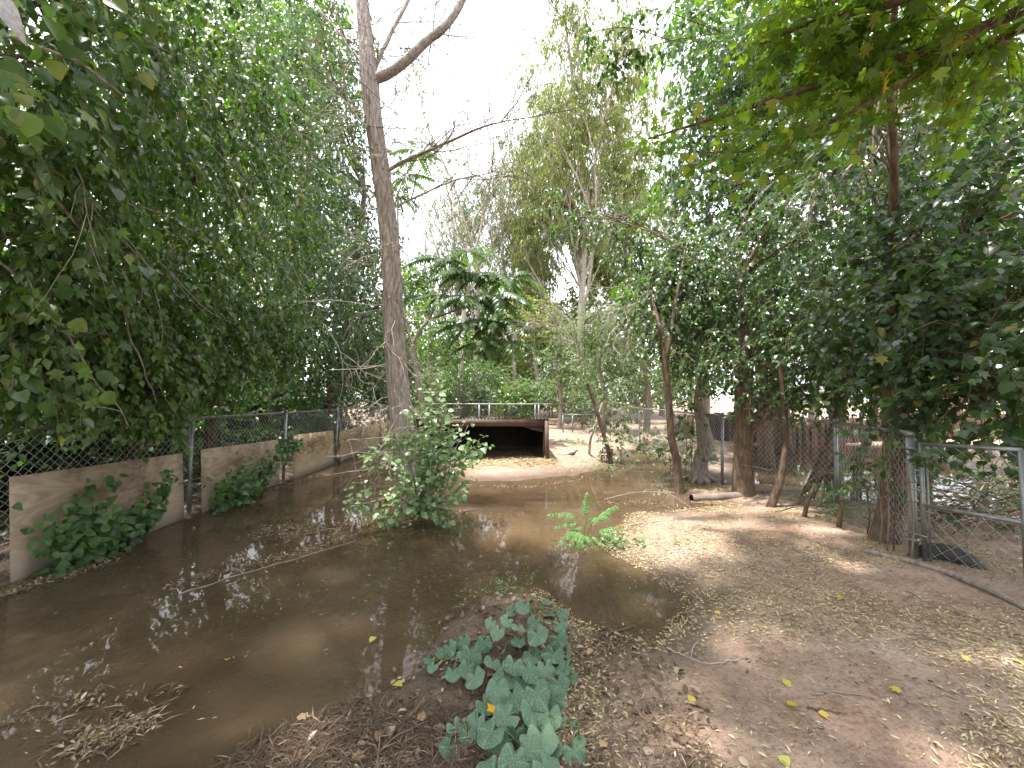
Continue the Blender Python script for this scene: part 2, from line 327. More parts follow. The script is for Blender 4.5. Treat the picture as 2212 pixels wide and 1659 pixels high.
def plywood_material(name, c1, c2, wet):
    m, n, l = newmat(name); tc = N(n, 'ShaderNodeTexCoord'); mp = N(n, 'ShaderNodeMapping'); mp.inputs['Scale'].default_value = (1, 1.0, 3.2); l.new(tc.outputs['Object'], mp.inputs['Vector'])
    wv = N(n, 'ShaderNodeTexNoise', i_Scale=1.5, i_Detail=2., i_Distortion=1.6); l.new(mp.outputs[0], wv.inputs['Vector'])
    ml = N(n, 'ShaderNodeMath', operation='MULTIPLY'); l.new(wv.outputs['Fac'], ml.inputs[0]); ml.inputs[1].default_value = 5.
    fr = N(n, 'ShaderNodeMath', operation='PINGPONG'); l.new(ml.outputs[0], fr.inputs[0]); fr.inputs[1].default_value = .5
    r = ramp(n, [(.1, c1), (.5, tuple((a + b) / 2 for a, b in zip(c1, c2))), (.95, c2)]); m2 = N(n, 'ShaderNodeMath', operation='MULTIPLY'); l.new(fr.outputs[0], m2.inputs[0]); m2.inputs[1].default_value = 2.
    l.new(m2.outputs[0], r.inputs[0])
    st = N(n, 'ShaderNodeTexNoise', i_Scale=2.4, i_Detail=6., i_Roughness=.65); l.new(tc.outputs['Object'], st.inputs['Vector'])
    sr = ramp(n, [(.33, (.42, .38, .35)), (.5, (.85, .84, .83)), (.7, (1.08, 1.08, 1.08))]); l.new(st.outputs['Fac'], sr.inputs[0])
    mx = N(n, 'ShaderNodeMix', data_type='RGBA', blend_type='MULTIPLY'); mx.inputs[0].default_value = 1.; l.new(r.outputs[0], mx.inputs[6]); l.new(sr.outputs[0], mx.inputs[7])
    # soaked, silty lower edge
    sx = N(n, 'ShaderNodeSeparateXYZ'); l.new(tc.outputs['Object'], sx.inputs[0]); ad = N(n, 'ShaderNodeMath', operation='MULTIPLY_ADD'); l.new(st.outputs['Fac'], ad.inputs[0]); ad.inputs[1].default_value = .45; l.new(sx.outputs['Z'], ad.inputs[2])
    mr = N(n, 'ShaderNodeMapRange'); l.new(ad.outputs[0], mr.inputs[0]); mr.inputs[1].default_value = .3; mr.inputs[2].default_value = .62; mr.inputs[3].default_value = 1.; mr.inputs[4].default_value = 0.
    m3 = N(n, 'ShaderNodeMix', data_type='RGBA'); l.new(mr.outputs[0], m3.inputs[0]); l.new(mx.outputs[2], m3.inputs[6]); m3.inputs[7].default_value = (*wet, 1)
    p = N(n, 'ShaderNodeBsdfPrincipled', i_Roughness=.78); p.inputs['Specular IOR Level'].default_value = .3; l.new(m3.outputs[2], p.inputs['Base Color'])
    b = N(n, 'ShaderNodeBump', i_Strength=.25, i_Distance=.005); l.new(st.outputs['Fac'], b.inputs['Height']); l.new(b.outputs[0], p.inputs['Normal'])
    o = N(n, 'ShaderNodeOutputMaterial'); l.new(p.outputs[0], o.inputs[0]); return m
M['ply_a'] = plywood_material('ply_a', (.36, .27, .2), (.48, .37, .28), (.36, .29, .235))
M['ply_b'] = plywood_material('ply_b', (.34, .235, .13), (.52, .4, .25), (.42, .335, .255))

def squash_material():
    m, n, l = newmat('squash_leaf'); tc = N(n, 'ShaderNodeTexCoord'); oi = N(n, 'ShaderNodeObjectInfo')
    r = ramp(n, [(0, (.07, .14, .08)), (.6, (.105, .185, .115)), (1, (.14, .22, .14))]); l.new(oi.outputs['Random'], r.inputs[0])
    sx = N(n, 'ShaderNodeSeparateXYZ'); l.new(tc.outputs['Object'], sx.inputs[0])
    an = N(n, 'ShaderNodeMath', operation='ARCTAN2'); l.new(sx.outputs['X'], an.inputs[0]); l.new(sx.outputs['Y'], an.inputs[1])
    no = N(n, 'ShaderNodeTexNoise', i_Scale=7., i_Detail=3.); l.new(tc.outputs['Object'], no.inputs['Vector'])
    ad = N(n, 'ShaderNodeMath', operation='MULTIPLY_ADD'); l.new(no.outputs['Fac'], ad.inputs[0]); ad.inputs[1].default_value = .5; l.new(an.outputs[0], ad.inputs[2])
    ml = N(n, 'ShaderNodeMath', operation='MULTIPLY'); l.new(ad.outputs[0], ml.inputs[0]); ml.inputs[1].default_value = 4.5
    co = N(n, 'ShaderNodeMath', operation='COSINE'); l.new(ml.outputs[0], co.inputs[0])
    v1 = N(n, 'ShaderNodeMapRange'); l.new(co.outputs[0], v1.inputs[0]); v1.inputs[1].default_value = .93; v1.inputs[2].default_value = 1.0
    vo = N(n, 'ShaderNodeTexVoronoi', feature='DISTANCE_TO_EDGE', i_Scale=8.5); l.new(tc.outputs['Object'], vo.inputs['Vector'])
    v2 = N(n, 'ShaderNodeMapRange'); l.new(vo.outputs['Distance'], v2.inputs[0]); v2.inputs[1].default_value = .09; v2.inputs[2].default_value = .0; v2.inputs[4].default_value = .8
    mxm = N(n, 'ShaderNodeMath', operation='MAXIMUM'); l.new(v1.outputs[0], mxm.inputs[0]); l.new(v2.outputs[0], mxm.inputs[1])
    m4 = N(n, 'ShaderNodeMath', operation='MULTIPLY'); l.new(mxm.outputs[0], m4.inputs[0]); m4.inputs[1].default_value = .75
    mx = N(n, 'ShaderNodeMix', data_type='RGBA'); l.new(m4.outputs[0], mx.inputs[0]); l.new(r.outputs[0], mx.inputs[6]); mx.inputs[7].default_value = (.24, .34, .25, 1)
    p = N(n, 'ShaderNodeBsdfPrincipled', i_Roughness=.5); p.inputs['Specular IOR Level'].default_value = .45; l.new(mx.outputs[2], p.inputs['Base Color'])
    b = N(n, 'ShaderNodeBump', i_Strength=.35, i_Distance=.03, invert=True); l.new(m4.outputs[0], b.inputs['Height']); l.new(b.outputs[0], p.inputs['Normal'])
    t = N(n, 'ShaderNodeBsdfTranslucent'); l.new(mx.outputs[2], t.inputs[0]); ms = N(n, 'ShaderNodeMixShader', i_0=.2); l.new(p.outputs[0], ms.inputs[1]); l.new(t.outputs[0], ms.inputs[2])
    o = N(n, 'ShaderNodeOutputMaterial'); l.new(ms.outputs[0], o.inputs[0]); return m
M['squash'] = squash_material()

# ------------------------------------------------------------------ leaf shapes (base at origin, tip +Y, face +Z)
def fold_leaf(half, zf=.10, droop=.16):
    # half: list of (x, y) outline points of one side from base to tip
    ys = [0.0] + [h[1] for h in half] + [1.0]; V = [(0, 0, 0)]; mids = []
    for y in [h[1] for h in half]: mids.append(len(V)); V.append((0, y, -droop * y * y))
    tip = len(V); V.append((0, 1, -droop)); T = []
    for sgn in (1, -1):
        ed = []
        for (x, y) in half: ed.append(len(V)); V.append((sgn * x, y, -droop * y * y + zf * x))
        def tri(a, b, c): T.append((a, b, c) if sgn > 0 else (a, c, b))
        tri(0, ed[0], mids[0])
        for k in range(len(half) - 1): tri(mids[k], ed[k], ed[k + 1]); tri(mids[k], ed[k + 1], mids[k + 1])
        tri(mids[-1], ed[-1], tip)
    return np.array(V, float), np.array(T, np.int64)
L_OVATE = fold_leaf([(.27, .22), (.30, .55)], .35, .22)
L_OV4 = fold_leaf([(.31, .4)], .35, .22)
L_OV2 = (np.array([(0, 0, 0), (.31, .42, .08), (0, 1, -.2), (-.31, .42, .08)], float), np.array([(0, 1, 2), (0, 2, 3)]))
L_SL2 = (np.array([(0, 0, 0), (.11, .42, .03), (0, 1, -.3), (-.11, .42, .03)], float), np.array([(0, 1, 2), (0, 2, 3)]))
L_ROUND = fold_leaf([(.43, .2), (.38, .62)], .25, .18)
L_ROUND_HI = fold_leaf([(.26, .03), (.43, .15), (.48, .36), (.38, .62), (.16, .87)], .25, .2)
L_OVATE_HI = fold_leaf([(.16, .05), (.27, .2), (.31, .42), (.22, .7), (.08, .91)], .35, .25)
L_SLIM = fold_leaf([(.10, .40)], .2, .35)
L_BIT = (np.array([(0, 0, 0), (.12, .5, .03), (0, 1, 0), (-.12, .5, .03)], float), np.array([(0, 1, 3), (1, 2, 3)]))
L_CURL = fold_leaf([(.22, .12), (.31, .38), (.24, .7)], .8, -.3)
def lobed(seed=0, deep=0., fine=False):
    r = random.Random(seed); half = [(0, .62), (23, .37 - .13 * deep), (49, .55), (75, .34 - .11 * deep), (103, .44), (138, .34), (166, .31)]
    if fine: half = [(0, .62), (9, .47), (16, .44), (24, .30 - .1 * deep), (36, .43), (49, .58), (58, .44), (68, .38), (78, .30 - .09 * deep), (92, .36), (105, .46), (118, .36), (140, .33), (166, .31)]
    out = [(-a, q) for a, q in half[:0:-1]] + half; V = [(0, .38, 0), (0, 0, 0)]; T = []
    for a, q in out: q *= r.uniform(.9, 1.1); t = math.radians(a + r.uniform(-3, 3)); V.append((q * math.sin(t), .38 + q * math.cos(t), -.3 * q * q + r.uniform(-.02, .02) + .12 * abs(math.sin(t)) * q))
    K = len(out)
    for k in range(K - 1): T.append((0, 2 + k + 1, 2 + k))
    T.append((0, 2, 1)); T.append((0, 1, 1 + K))
    return np.array(V, float), np.array(T, np.int64)
L_LOBED = lobed(1)
L_MAPLE = lobed(3, 1.)
def geo_of(tpl):
    g = Geo(); g.add(tpl[0], tpl[1]); return g

# ------------------------------------------------------------------ vegetation generators
def in_blob(c, r, n, rng, lo=.15):
    d = norm(rng.normal(size=(n, 3))); q = (lo + (1 - lo) * rng.random(n) ** .55)[:, None]
    return np.asarray(c) + d * q * np.asarray(r), d
def sprays(gl, gt, starts, dirs, length, K, tpl, leaf, rng, droop=.25, lpn=2, ldroop=.55, tw=.004, face=None, jit=.25, rnd_bias=0.):
    S = len(starts)
    if S == 0: return
    step = (length * rng.uniform(.6, 1.25, S))[:, None] / (K - 1); d = norm(dirs); P = [np.asarray(starts)]; D = [d]
    for k in range(K - 1):
        d = norm(d + rng.normal(0, jit, (S, 3)) * .6 + np.array((0, 0, -droop))); P.append(P[-1] + d * step); D.append(d)
    P = np.stack(P, 1); D = np.stack(D, 1)
    if gt is not None: PT = P[:, ::2]; gt.tubes(PT, np.broadcast_to(np.linspace(tw, tw * .4, PT.shape[1]), PT.shape[:2]))
    for j in range(lpn):
        for k in range(1, K):
            dk = D[:, k]; side = norm(np.cross(dk, (0, 0, 1.0)) + rng.normal(0, .25, (S, 3))) * (1 if (j + k) % 2 else -1)
            ld = norm(dk * .45 + side * .75 + np.array((0, 0, -ldroop)) + rng.normal(0, .28, (S, 3)))
            nr = np.array((0, 0, 1.0)) + rng.normal(0, .45, (S, 3)) + side * .15
            if face is not None: nr = nr + np.asarray(face) * .6
            sz = leaf * rng.uniform(.6, 1.3, S) * (1.0 if k < K - 1 else .7)
            keep = rng.random(S) < .92
            t = tpl[int(rng.integers(len(tpl)))] if isinstance(tpl, list) else tpl
            rn = np.clip(rng.normal(.5, .24, S) + rnd_bias, 0, 1)
            gl.leaves(P[keep, k] + ld[keep] * leaf * .12, ld[keep], nr[keep], sz[keep], t, rn[keep])
def limb(g, a, b, r0, r1, rng, sag=.12, n=9, sides=6):
    a, b = np.asarray(a, float), np.asarray(b, float); L = np.linalg.norm(b - a); t = np.linspace(0, 1, n)[:, None]
    p = a + (b - a) * t + np.array((0, 0, 1.)) * (sag * L * 4 * t * (1 - t)) + fbm(np.hstack((t * 3 + rng.random() * 50, t * 0 + rng.random() * 9, t * 0)), 2)[:, None] * norm(rng.normal(size=(1, 3))) * .08 * L * np.sin(t * math.pi)
    g.tube(p, np.linspace(r0, r1, n), sides, False); return p
def grow(g, p, d, L, r, depth, rng, kids=(3, 5), spread=.7, up=.1, gnarl=.18, sides=5, tips=None, shrink=(.45, .7)):
    n = 6; pts = [np.asarray(p, float)]; d = np.asarray(d, float) / np.linalg.norm(d); ds = [d]
    for k in range(n - 1):
        d = d + rng.normal(0, gnarl, 3) + np.array((0, 0, up * .3)); d /= np.linalg.norm(d); pts.append(pts[-1] + d * L / (n - 1)); ds.append(d)
    g.tube(pts, np.linspace(r, r * (.5 if depth else .25), n), sides if depth else 3, False)
    if tips is not None and depth <= 1:
        for k in (range(2, n) if depth == 0 else (n - 1,)): tips.append((pts[k], ds[k]))
    if depth == 0: return
    for _ in range(int(rng.integers(kids[0], kids[1] + 1))):
        k = int(rng.integers(1, n)); s = norm(rng.normal(size=3)); nd = norm(ds[k] * (1 - spread * .5) + s * spread + np.array((0, 0, up)))
        grow(g, pts[k], nd, L * rng.uniform(*shrink), r * (.58 - .03 * k), depth - 1, rng, kids, spread, up, gnarl, max(3, sides - 1), tips, shrink)
def bark_tube(pts, rad, sides, rings, amp, vs_=6., freq=14., flare=0., seed=0.):
    # trunk with ridged bark: returns Geo
    p = curve_pts(pts, rings); rad = np.interp(np.linspace(0, 1, rings), np.linspace(0, 1, len(rad)), rad); g = Geo()
    g.tube(p, np.ones(rings), sides, True); V = g.V[0]; body = V[:rings * sides].reshape(rings, sides, 3); dirs = norm(body - p[:, None, :])
    ang = np.linspace(0, 2 * math.pi, sides, endpoint=False); ln = np.cumsum(np.r_[0, np.linalg.norm(np.diff(p, axis=0), axis=1)])
    A, Ln = np.meshgrid(ang, ln); q = np.stack((np.cos(A) * freq * .25 + seed, np.sin(A) * freq * .25, Ln * vs_ * .18), -1)
    w = fbm(q * .6 + 3, 2); q2 = q + w[..., None] * .6
    ridge = 1 - np.abs(vnoise(q2 * np.array((2.4, 2.4, 1.)))) * 2; ridge2 = 1 - np.abs(vnoise(q2 * np.array((5., 5., 2.6)) + 9)) * 2
    lump = fbm(q * .35 + 21, 3)
    R = rad[:, None] * (1 + lump * .10) + amp * (ridge * .6 + ridge2 * .4)
    if flare: R = R * (1 + flare * np.exp(-Ln / .16) * (1 + .6 * vnoise(np.stack((np.cos(A) * 1.6 + seed, np.sin(A) * 1.6, A * 0), -1))))
    V[:rings * sides] = (p[:, None, :] + dirs * R[..., None]).reshape(-1, 3); g.V[0] = V
    return g

def tree(name, label, cat, trunks, blobs, spec, mats, group=None, seed=1, limbs=True, tubes_detail=18):
    """trunks: list of (points, radii); blobs: (x, y, z, rx, ry, rz, sprays); spec: dict for sprays()."""
    rng = np.random.default_rng(seed); base = np.array(trunks[0][0][0], float); root = thing(name, label, cat, base, group)
    cps = []
    for i, (pts, rad) in enumerate(trunks):
        g = bark_tube(pts, rad, tubes_detail, 60 if spec.get('twigs', True) else 26, max(rad) * .05, seed=seed * 3.7 + i, flare=spec.get('flare', .15) if i == 0 else .1)
        g.build('trunk', M[mats[1]], root, smooth=True); cps.append(curve_pts(pts, 30))
    allp = np.vstack(cps); gl, gt, gb = Geo(), Geo(), Geo()
    for b in blobs:
        c, r, n = np.array(b[:3]), np.array(b[3:6]), int(b[6] * spec.get('mul', 1.)); st, dr = in_blob(c, r, n, rng)
        sprays(gl, gt if spec.get('twigs', True) else None, st, dr * .8 + rng.normal(0, .45, (n, 3)), spec.get('len', .45), spec.get('K', 7), spec['tpl'], spec['leaf'], rng, spec.get('droop', .25), spec.get('lpn', 2), spec.get('ldroop', .5), spec.get('tw', .004), spec.get('face'))
        if limbs:
            k = allp[allp[:, 2] < c[2] + .2]
            if not len(k): k = allp
            dd = np.linalg.norm(k - c, axis=1) + np.abs(k[:, 2] - (c[2] - .8)) * .5; a = k[int(np.argmin(dd))]
            gb = Geo(); L_ = float(np.linalg.norm(a - c)); p = limb(gb, a, c, min(spec.get('lr', .035), .008 + .016 * L_), .009, rng, .08, 9, 6 if spec.get('twigs', True) else 4)
            for q in range(min(7 if spec.get('twigs', True) else 2, n // 5 + 1)): limb(gb, p[int(rng.integers(4, 9))], st[int(rng.integers(n))], .009, .003, rng, .05, 6, 4)
            gb.build('limb', M[mats[1]], root, smooth=True)
    if gt.V: gt.build('twigs', M[mats[2]], root, kind='stuff')
    gl.build('crown', M[mats[0]], root, kind='stuff')
    return root
def B(x, y, Y, r, n, rd=None, rz=None):   # blob from a pixel of the photograph and the depth of the bough it sits on
    p = at(x, y, Y); return (p[0], p[1], p[2], r, rd or r, rz or r, n)

# ------------------------------------------------------------------ terrain and water
def poly_sd(px, py, poly):          # distance to a polygon, positive inside
    poly = np.asarray(poly, float); d = np.full(px.shape, 1e9); inside = np.zeros(px.shape, bool); n = len(poly)
    for i in range(n):
        a, b = poly[i], poly[(i + 1) % n]; e = b - a; L2 = max(float(e @ e), 1e-9)
        t = np.clip(((px - a[0]) * e[0] + (py - a[1]) * e[1]) / L2, 0, 1)
        d = np.minimum(d, np.hypot(px - a[0] - t * e[0], py - a[1] - t * e[1]))
        c = ((a[1] > py) != (b[1] > py)) & (px < (b[0] - a[0]) * (py - a[1]) / (b[1] - a[1] + 1e-12) + a[0]); inside ^= c
    return np.where(inside, d, -d)
g2 = lambda x, y: gnd(x, y)[:2]
WATER_A = [(-4.02, .3), (-4.02, 12.6)] + [g2(*p) for p in (
    (845, 949), (885, 964), (930, 990), (965, 1016), (1000, 1036), (1100, 1041), (1200, 1033), (1310, 1013), (1335, 996), (1345, 976), (1390, 973),
    (1420, 990), (1480, 1012), (1560, 1032), (1585, 1042), (1540, 1052), (1450, 1058), (1440, 1064), (1488, 1068), (1500, 1086), (1570, 1090),
    (1560, 1097), (1480, 1102), (1365, 1113), (1325, 1150), (1315, 1180), (1355, 1213), (1420, 1240), (1490, 1285), (1485, 1335), (1420, 1385),
    (1300, 1390), (1240, 1350), (1150, 1292), (1060, 1300), (965, 1365), (930, 1450), (850, 1500), (700, 1548), (530, 1600), (440, 1700), (300, 2050))] + [(-1.0, .3)]
WATER_B = [g2(*p) for p in ((1605, 1046), (1600, 968), (1700, 954), (1900, 966), (2000, 987), (2150, 1024), (2400, 1062), (2550, 1125), (2250, 1112), (2050, 1096), (1900, 1088), (1800, 1064), (1690, 1050))]
def H(x, y, fine=True):
    x = np.asarray(x, float); y = np.asarray(y, float); sh = x.shape; x = x.ravel(); y = y.ravel()
    sd = np.maximum(poly_sd(x, y, WATER_A), poly_sd(x, y, WATER_B)); q = np.stack((x, y, np.zeros_like(x)), -1)
    sd = sd + fbm(q * 2.3, 3) * .11
    low = 1 / (1 + np.exp(np.clip((x - .45) * 5, -50, 50))) / (1 + np.exp(np.clip((y - 2.75) * 5, -50, 50)))          # the soaked mud by the squash vine
    left = 1 / (1 + np.exp(np.clip((x + 4.1) * 12, -50, 50)))
    amp = .20 * (1 - .86 * low) * (1 - .6 * left); amp = np.where((y > 7) & (x < 3), .13, amp)
    land = .004 + amp * (1 - np.exp(np.minimum(sd, 0) / 1.5)); bed = -.095 * (1 - np.exp(-np.maximum(sd, 0) / .45))
    h = np.where(sd > 0, bed, land) + fbm(q * 1.4 + 5, 3) * .022
    if fine: h = h + fbm(q * 8 + 3, 3) * .011
    far = np.clip((np.hypot(x, y - 5) - 14) / 30, 0, 1); h = h * (1 - far) + far * .25
    return h.reshape(sh)
def Hs(x, y): return float(H(np.array([x]), np.array([y]))[0])

def axis(lo, hi, a, b, fine, grow_):
    v = list(np.arange(a, b, fine)); s = fine; x = b
    while x < hi: v.append(x); s *= grow_; x += s
    v.append(hi); s = fine; x = a - fine
    while x > lo: v.insert(0, x); s *= grow_; x -= s
    v.insert(0, lo); return np.array(v)
gx, gy = axis(-300, 300, -4.4, 4.6, .05, 1.12), axis(-60, 400, .8, 5.5, .042, 1.06)
GX, GY = np.meshgrid(gx, gy); GZ = H(GX, GY); nx, ny = len(gx), len(gy)
i, j = np.meshgrid(np.arange(ny - 1), np.arange(nx - 1), indexing='ij'); q = np.stack((i * nx + j, i * nx + j + 1, (i + 1) * nx + j + 1, (i + 1) * nx + j), -1).reshape(-1, 4)
g = Geo(); g.add(np.stack((GX, GY, GZ), -1).reshape(-1, 3), None, q)
tag(g.build('ground', M['dirt'], smooth=True), 'bare trodden tan dirt of the flooded animal pen', None, kind='structure')
g = Geo(); g.add([(-4.6, .2, 0), (14, .2, 0), (14, 15, 0), (-4.6, 15, 0)], None, [(0, 1, 2, 3)])
tag(g.build('water', M['water']), 'shallow still brown floodwater reflecting trees', None, kind='structure')

# ------------------------------------------------------------------ fences
def chain_link(g, p0, p1, z0, z1, c=.036, r=.0019):
    p0, p1 = np.asarray(p0, float), np.asarray(p1, float); L = np.linalg.norm(p1 - p0); nw = max(2, int(L / c)); nz = max(2, int((z1 - z0) / c))
    t = (p1 - p0) / L; nrm_ = np.array((-t[1], t[0])); i, j = np.meshgrid(np.arange(nw), np.arange(nz + 1), indexing='ij')
    s = (i + ((i + j) % 2)) * L / nw; s = np.clip(s, 0, L); z = z0 + j * (z1 - z0) / nz
    bulge = .012 * np.sin(s * 2.1 + z * 3) + .004 * ((j % 2) * 2 - 1)
    P = np.stack((p0[0] + t[0] * s + nrm_[0] * bulge, p0[1] + t[1] * s + nrm_[1] * bulge, z), -1)
    g.tubes(P, np.full(P.shape[:2], r), 3)
def vpost(root, x, y, z0, z1, r, mat, name='post', capped=True, lean=(0, 0)):
    g = Geo(); g.tube([(x, y, z0), (x + lean[0], y + lean[1], z1)], r, 10); po = g.build(name, mat, root, smooth=False)
    if not capped: return po
    g = Geo(); g.tube([(x + lean[0], y + lean[1], z1 - .012), (x + lean[0], y + lean[1], z1 + .018), (x + lean[0], y + lean[1], z1 + .032)], [r * 1.25, r * 1.2, r * .4], 10); g.build('post_cap', mat, po); return po
def fence(name, label, pts, zb, zt, posts, wire_c=.038, wire_r=.0024, pr=.024, rr=.018, mat='steel', zmesh=None):
    root = thing(name, label, 'fence', (*pts[0], 0))
    for k in range(len(pts) - 1):
        a, b = np.array(pts[k]), np.array(pts[k + 1]); L = np.linalg.norm(b - a); n = max(3, int(L / .8) + 2); t = np.linspace(0, 1, n)[:, None]
        g = Geo(); g.tube(np.hstack((a + (b - a) * t, zt + .006 * np.sin(t * 9))), rr, 8); g.build('top_rail', M[mat], root, smooth=True)
        g = Geo(); chain_link(g, a, b, zb, (zmesh or zt) - .005, wire_c, wire_r); g.build('wire_mesh', M['wire' if mat == 'steel' else 'steel_far'], root)
    for (x, y, lean) in posts: vpost(root, x, y, Hs(x, y) - .15, zt + .02, pr, M[mat], lean=lean)
    return root
fence('chain_link_fence', 'long grey chain link fence with plywood sheets leaning against it',
      [(-4.08, 1.6), (-4.08, 13.2)], 0.0, 1.2, [(-4.04, 1.9, (0, 0)), (-4.04, 4.87, (0, 0)), (-4.04, 6.85, (.0, .06)), (-4.04, 8.85, (0, .12)), (-4.04, 11.75, (0, .1)), (-4.04, 13.2, (0, 0))])
fence('chain_link_fence', 'chain link fence among the trunks beside the second flooded pen',
      [(3.32, 3.25), (3.86, 4.62), (3.46, 6.4), (3.62, 8.7), (3.67, 11.1), (3.72, 17.0)], .05, 1.17,
      [(3.86, 4.62, (-.02, -.03)), (3.46, 6.4, (.03, 0)), (3.62, 8.7, (0, 0)), (3.67, 11.1, (0, 0)), (3.70, 14.0, (0, 0))])
ff = fence('chain_link_fence', 'bright galvanised chain link fence crossing behind the goat shed', [(-4.1, 17.0), (4.0, 17.0)], .1, 1.2,
      [(-3.1, 17, (0, 0)), (-1.45, 17, (0, 0)), (-1.0, 17, (0, 0)), (1.02, 17, (0, 0)), (1.18, 17, (0, 0)), (3.1, 17, (0, 0))], .06, .0042, .035, .026, 'steel_far')
fence('chain_link_fence', 'lower chain link panel in front of the far fence, right of shed', [(1.95, 15.0), (3.5, 15.0)], .1, .82, [(1.98, 15., (0, 0)), (2.35, 15, (0, 0)), (3.2, 15., (0, 0))], .055, .0035, .03, .022, 'steel_far')
fence('chain_link_fence', 'pale far fence seen through the bright far fence', [(-3, 22.5), (9.5, 22.5)], .1, 1.3, [(x, 22.5, (0, 0)) for x in (-2, 0.5, 3, 5.5, 8)], .09, .006, .04, .03, 'steel_far')
root = thing('iron_fence', 'black iron picket fence between the big trunk and the slim grey trunk', 'fence', (-4.6, 15.4, 0))
for x in np.arange(-5.6, -3.3, .13):
    g = Geo(); g.tube([(x, 15.4, .05), (x, 15.4, 1.22)], .011, 5); g.build('picket', M['iron'], root)
for z in (.25, 1.12):
    g = Geo(); g.tube([(-5.7, 15.4, z), (-3.25, 15.4, z)], .016, 5); g.build('rail', M['iron'], root)

# gate of the right pen
ga, gb_ = np.array((3.29, 3.20)), np.array((3.40, 2.52)); gt_ = (gb_ - ga) / np.linalg.norm(gb_ - ga)
root = thing('pen_gate', 'closed chain link gate with middle rail, black tyre behind it', 'gate', (*ga, .1))
z0 = .17
vpost(root, *(ga + gt_ * .075), z0 - .03, 1.10, .015, M['steel'], 'gate_upright', False); vpost(root, *(gb_ - gt_ * .06), z0 - .03, 1.12, .015, M['steel'], 'gate_upright', False)
for z, zz in ((1.09, 1.115), (.60, .635)):
    g = Geo(); g.tube([(*(ga + gt_ * .075), z), (*(gb_ - gt_ * .06), zz)], .015, 8); g.build('gate_rail', M['steel'], root, smooth=True)
g = Geo(); chain_link(g, ga + gt_ * .08, gb_ - gt_ * .06, z0, 1.1, .046, .0022); g.build('wire_mesh', M['wire'], root)
g = Geo(); g.tube([(*(ga + gt_ * .112), z0), (*(ga + gt_ * .112), 1.02)], .006, 6); g.build('tension_bar', M['steel'], root)
for z in (.36, .72, 1.0):
    g = Geo(); g.tube([(*(ga + gt_ * -.04 + (-.03, 0)), z), (*(ga + gt_ * .115 + (-.022, 0)), z)], .008, 6); g.build('hinge', M['steel'], root)
root = thing('gate_post', 'thick steel post on the hinge side of the pen gate', 'post', (*ga, .1)); vpost(root, ga[0], ga[1], .0, 1.16, .029, M['steel'])
for z in (.3, .62, .78, 1.05):
    g = Geo(); g.tube([(ga[0], ga[1], z - .012), (ga[0], ga[1], z + .012)], .033, 10); g.build('band_clamp', M['steel'], root)
root = thing('gate_post', 'steel latch post at the edge of the picture by the gate', 'post', (*gb_, .1)); vpost(root, gb_[0] + .012, gb_[1] - .02, .0, 1.17, .026, M['steel'])
for z in (.55, 1.02):
    g = Geo(); g.tube([(gb_[0] + .012, gb_[1] - .02, z - .012), (gb_[0] + .012, gb_[1] - .02, z + .012)], .031, 10); g.build('latch_clamp', M['steel'], root)

# plywood sheets against the long fence
def plywood(label, y0, y1, zt0, zt1, mat, bow, lean):
    n, m = 14, 5; root_o = np.array((-3.98, (y0 + y1) / 2, 0.)); g = Geo(); V = []
    for k in range(n):
        t = k / (n - 1)
        for h in range(m):
            u = h / (m - 1); zt = zt0 + (zt1 - zt0) * t
            V.append((-3.955 + bow * math.sin(t * math.pi) - lean * u - .01 * t, y0 + (y1 - y0) * t, -.06 + (zt + .06) * u))
    V = np.array(V); B2 = V + np.array((-.012, 0, 0)); i, j = np.meshgrid(np.arange(n - 1), np.arange(m - 1), indexing='ij')
    f = np.stack((i * m + j, (i + 1) * m + j, (i + 1) * m + j + 1, i * m + j + 1), -1).reshape(-1, 4); K = n * m
    e = []
    for k in range(n - 1): e += [(k * m + m - 1, (k + 1) * m + m - 1, K + (k + 1) * m + m - 1, K + k * m + m - 1), ((k + 1) * m, k * m, K + k * m, K + (k + 1) * m)]
    for h in range(m - 1): e += [(h, h + 1, K + h + 1, K + h), ((n - 1) * m + h + 1, (n - 1) * m + h, K + (n - 1) * m + h, K + (n - 1) * m + h + 1)]
    g.add(np.vstack((V, B2)), None, np.vstack((f, f[:, ::-1] + K, np.array(e))))
    tag(g.build('plywood_sheet', M[mat], origin=tuple(root_o)), label, 'plywood', 'plywood sheets leaning on the long fence')
plywood('grey-brown stained plywood sheet behind the nearest leafy ivy mound', 3.10, 4.72, .83, .79, 'ply_a', .02, .05)
plywood('second plywood sheet, partly covered by ivy, between two fence posts', 4.98, 6.62, .80, .75, 'ply_a', .015, .04)
plywood('tan plywood sheet with dark swirling grain between two fence posts', 7.05, 8.66, .79, .74, 'ply_b', .03, .03)
plywood('long tan plywood sheet running back towards the big trunk', 8.95, 11.65, .70, .70, 'ply_b', .02, .03)
plywood('farthest plywood sheet, just left of the big trunk', 11.75, 13.4, .70, .74, 'ply_b', .01, .03)

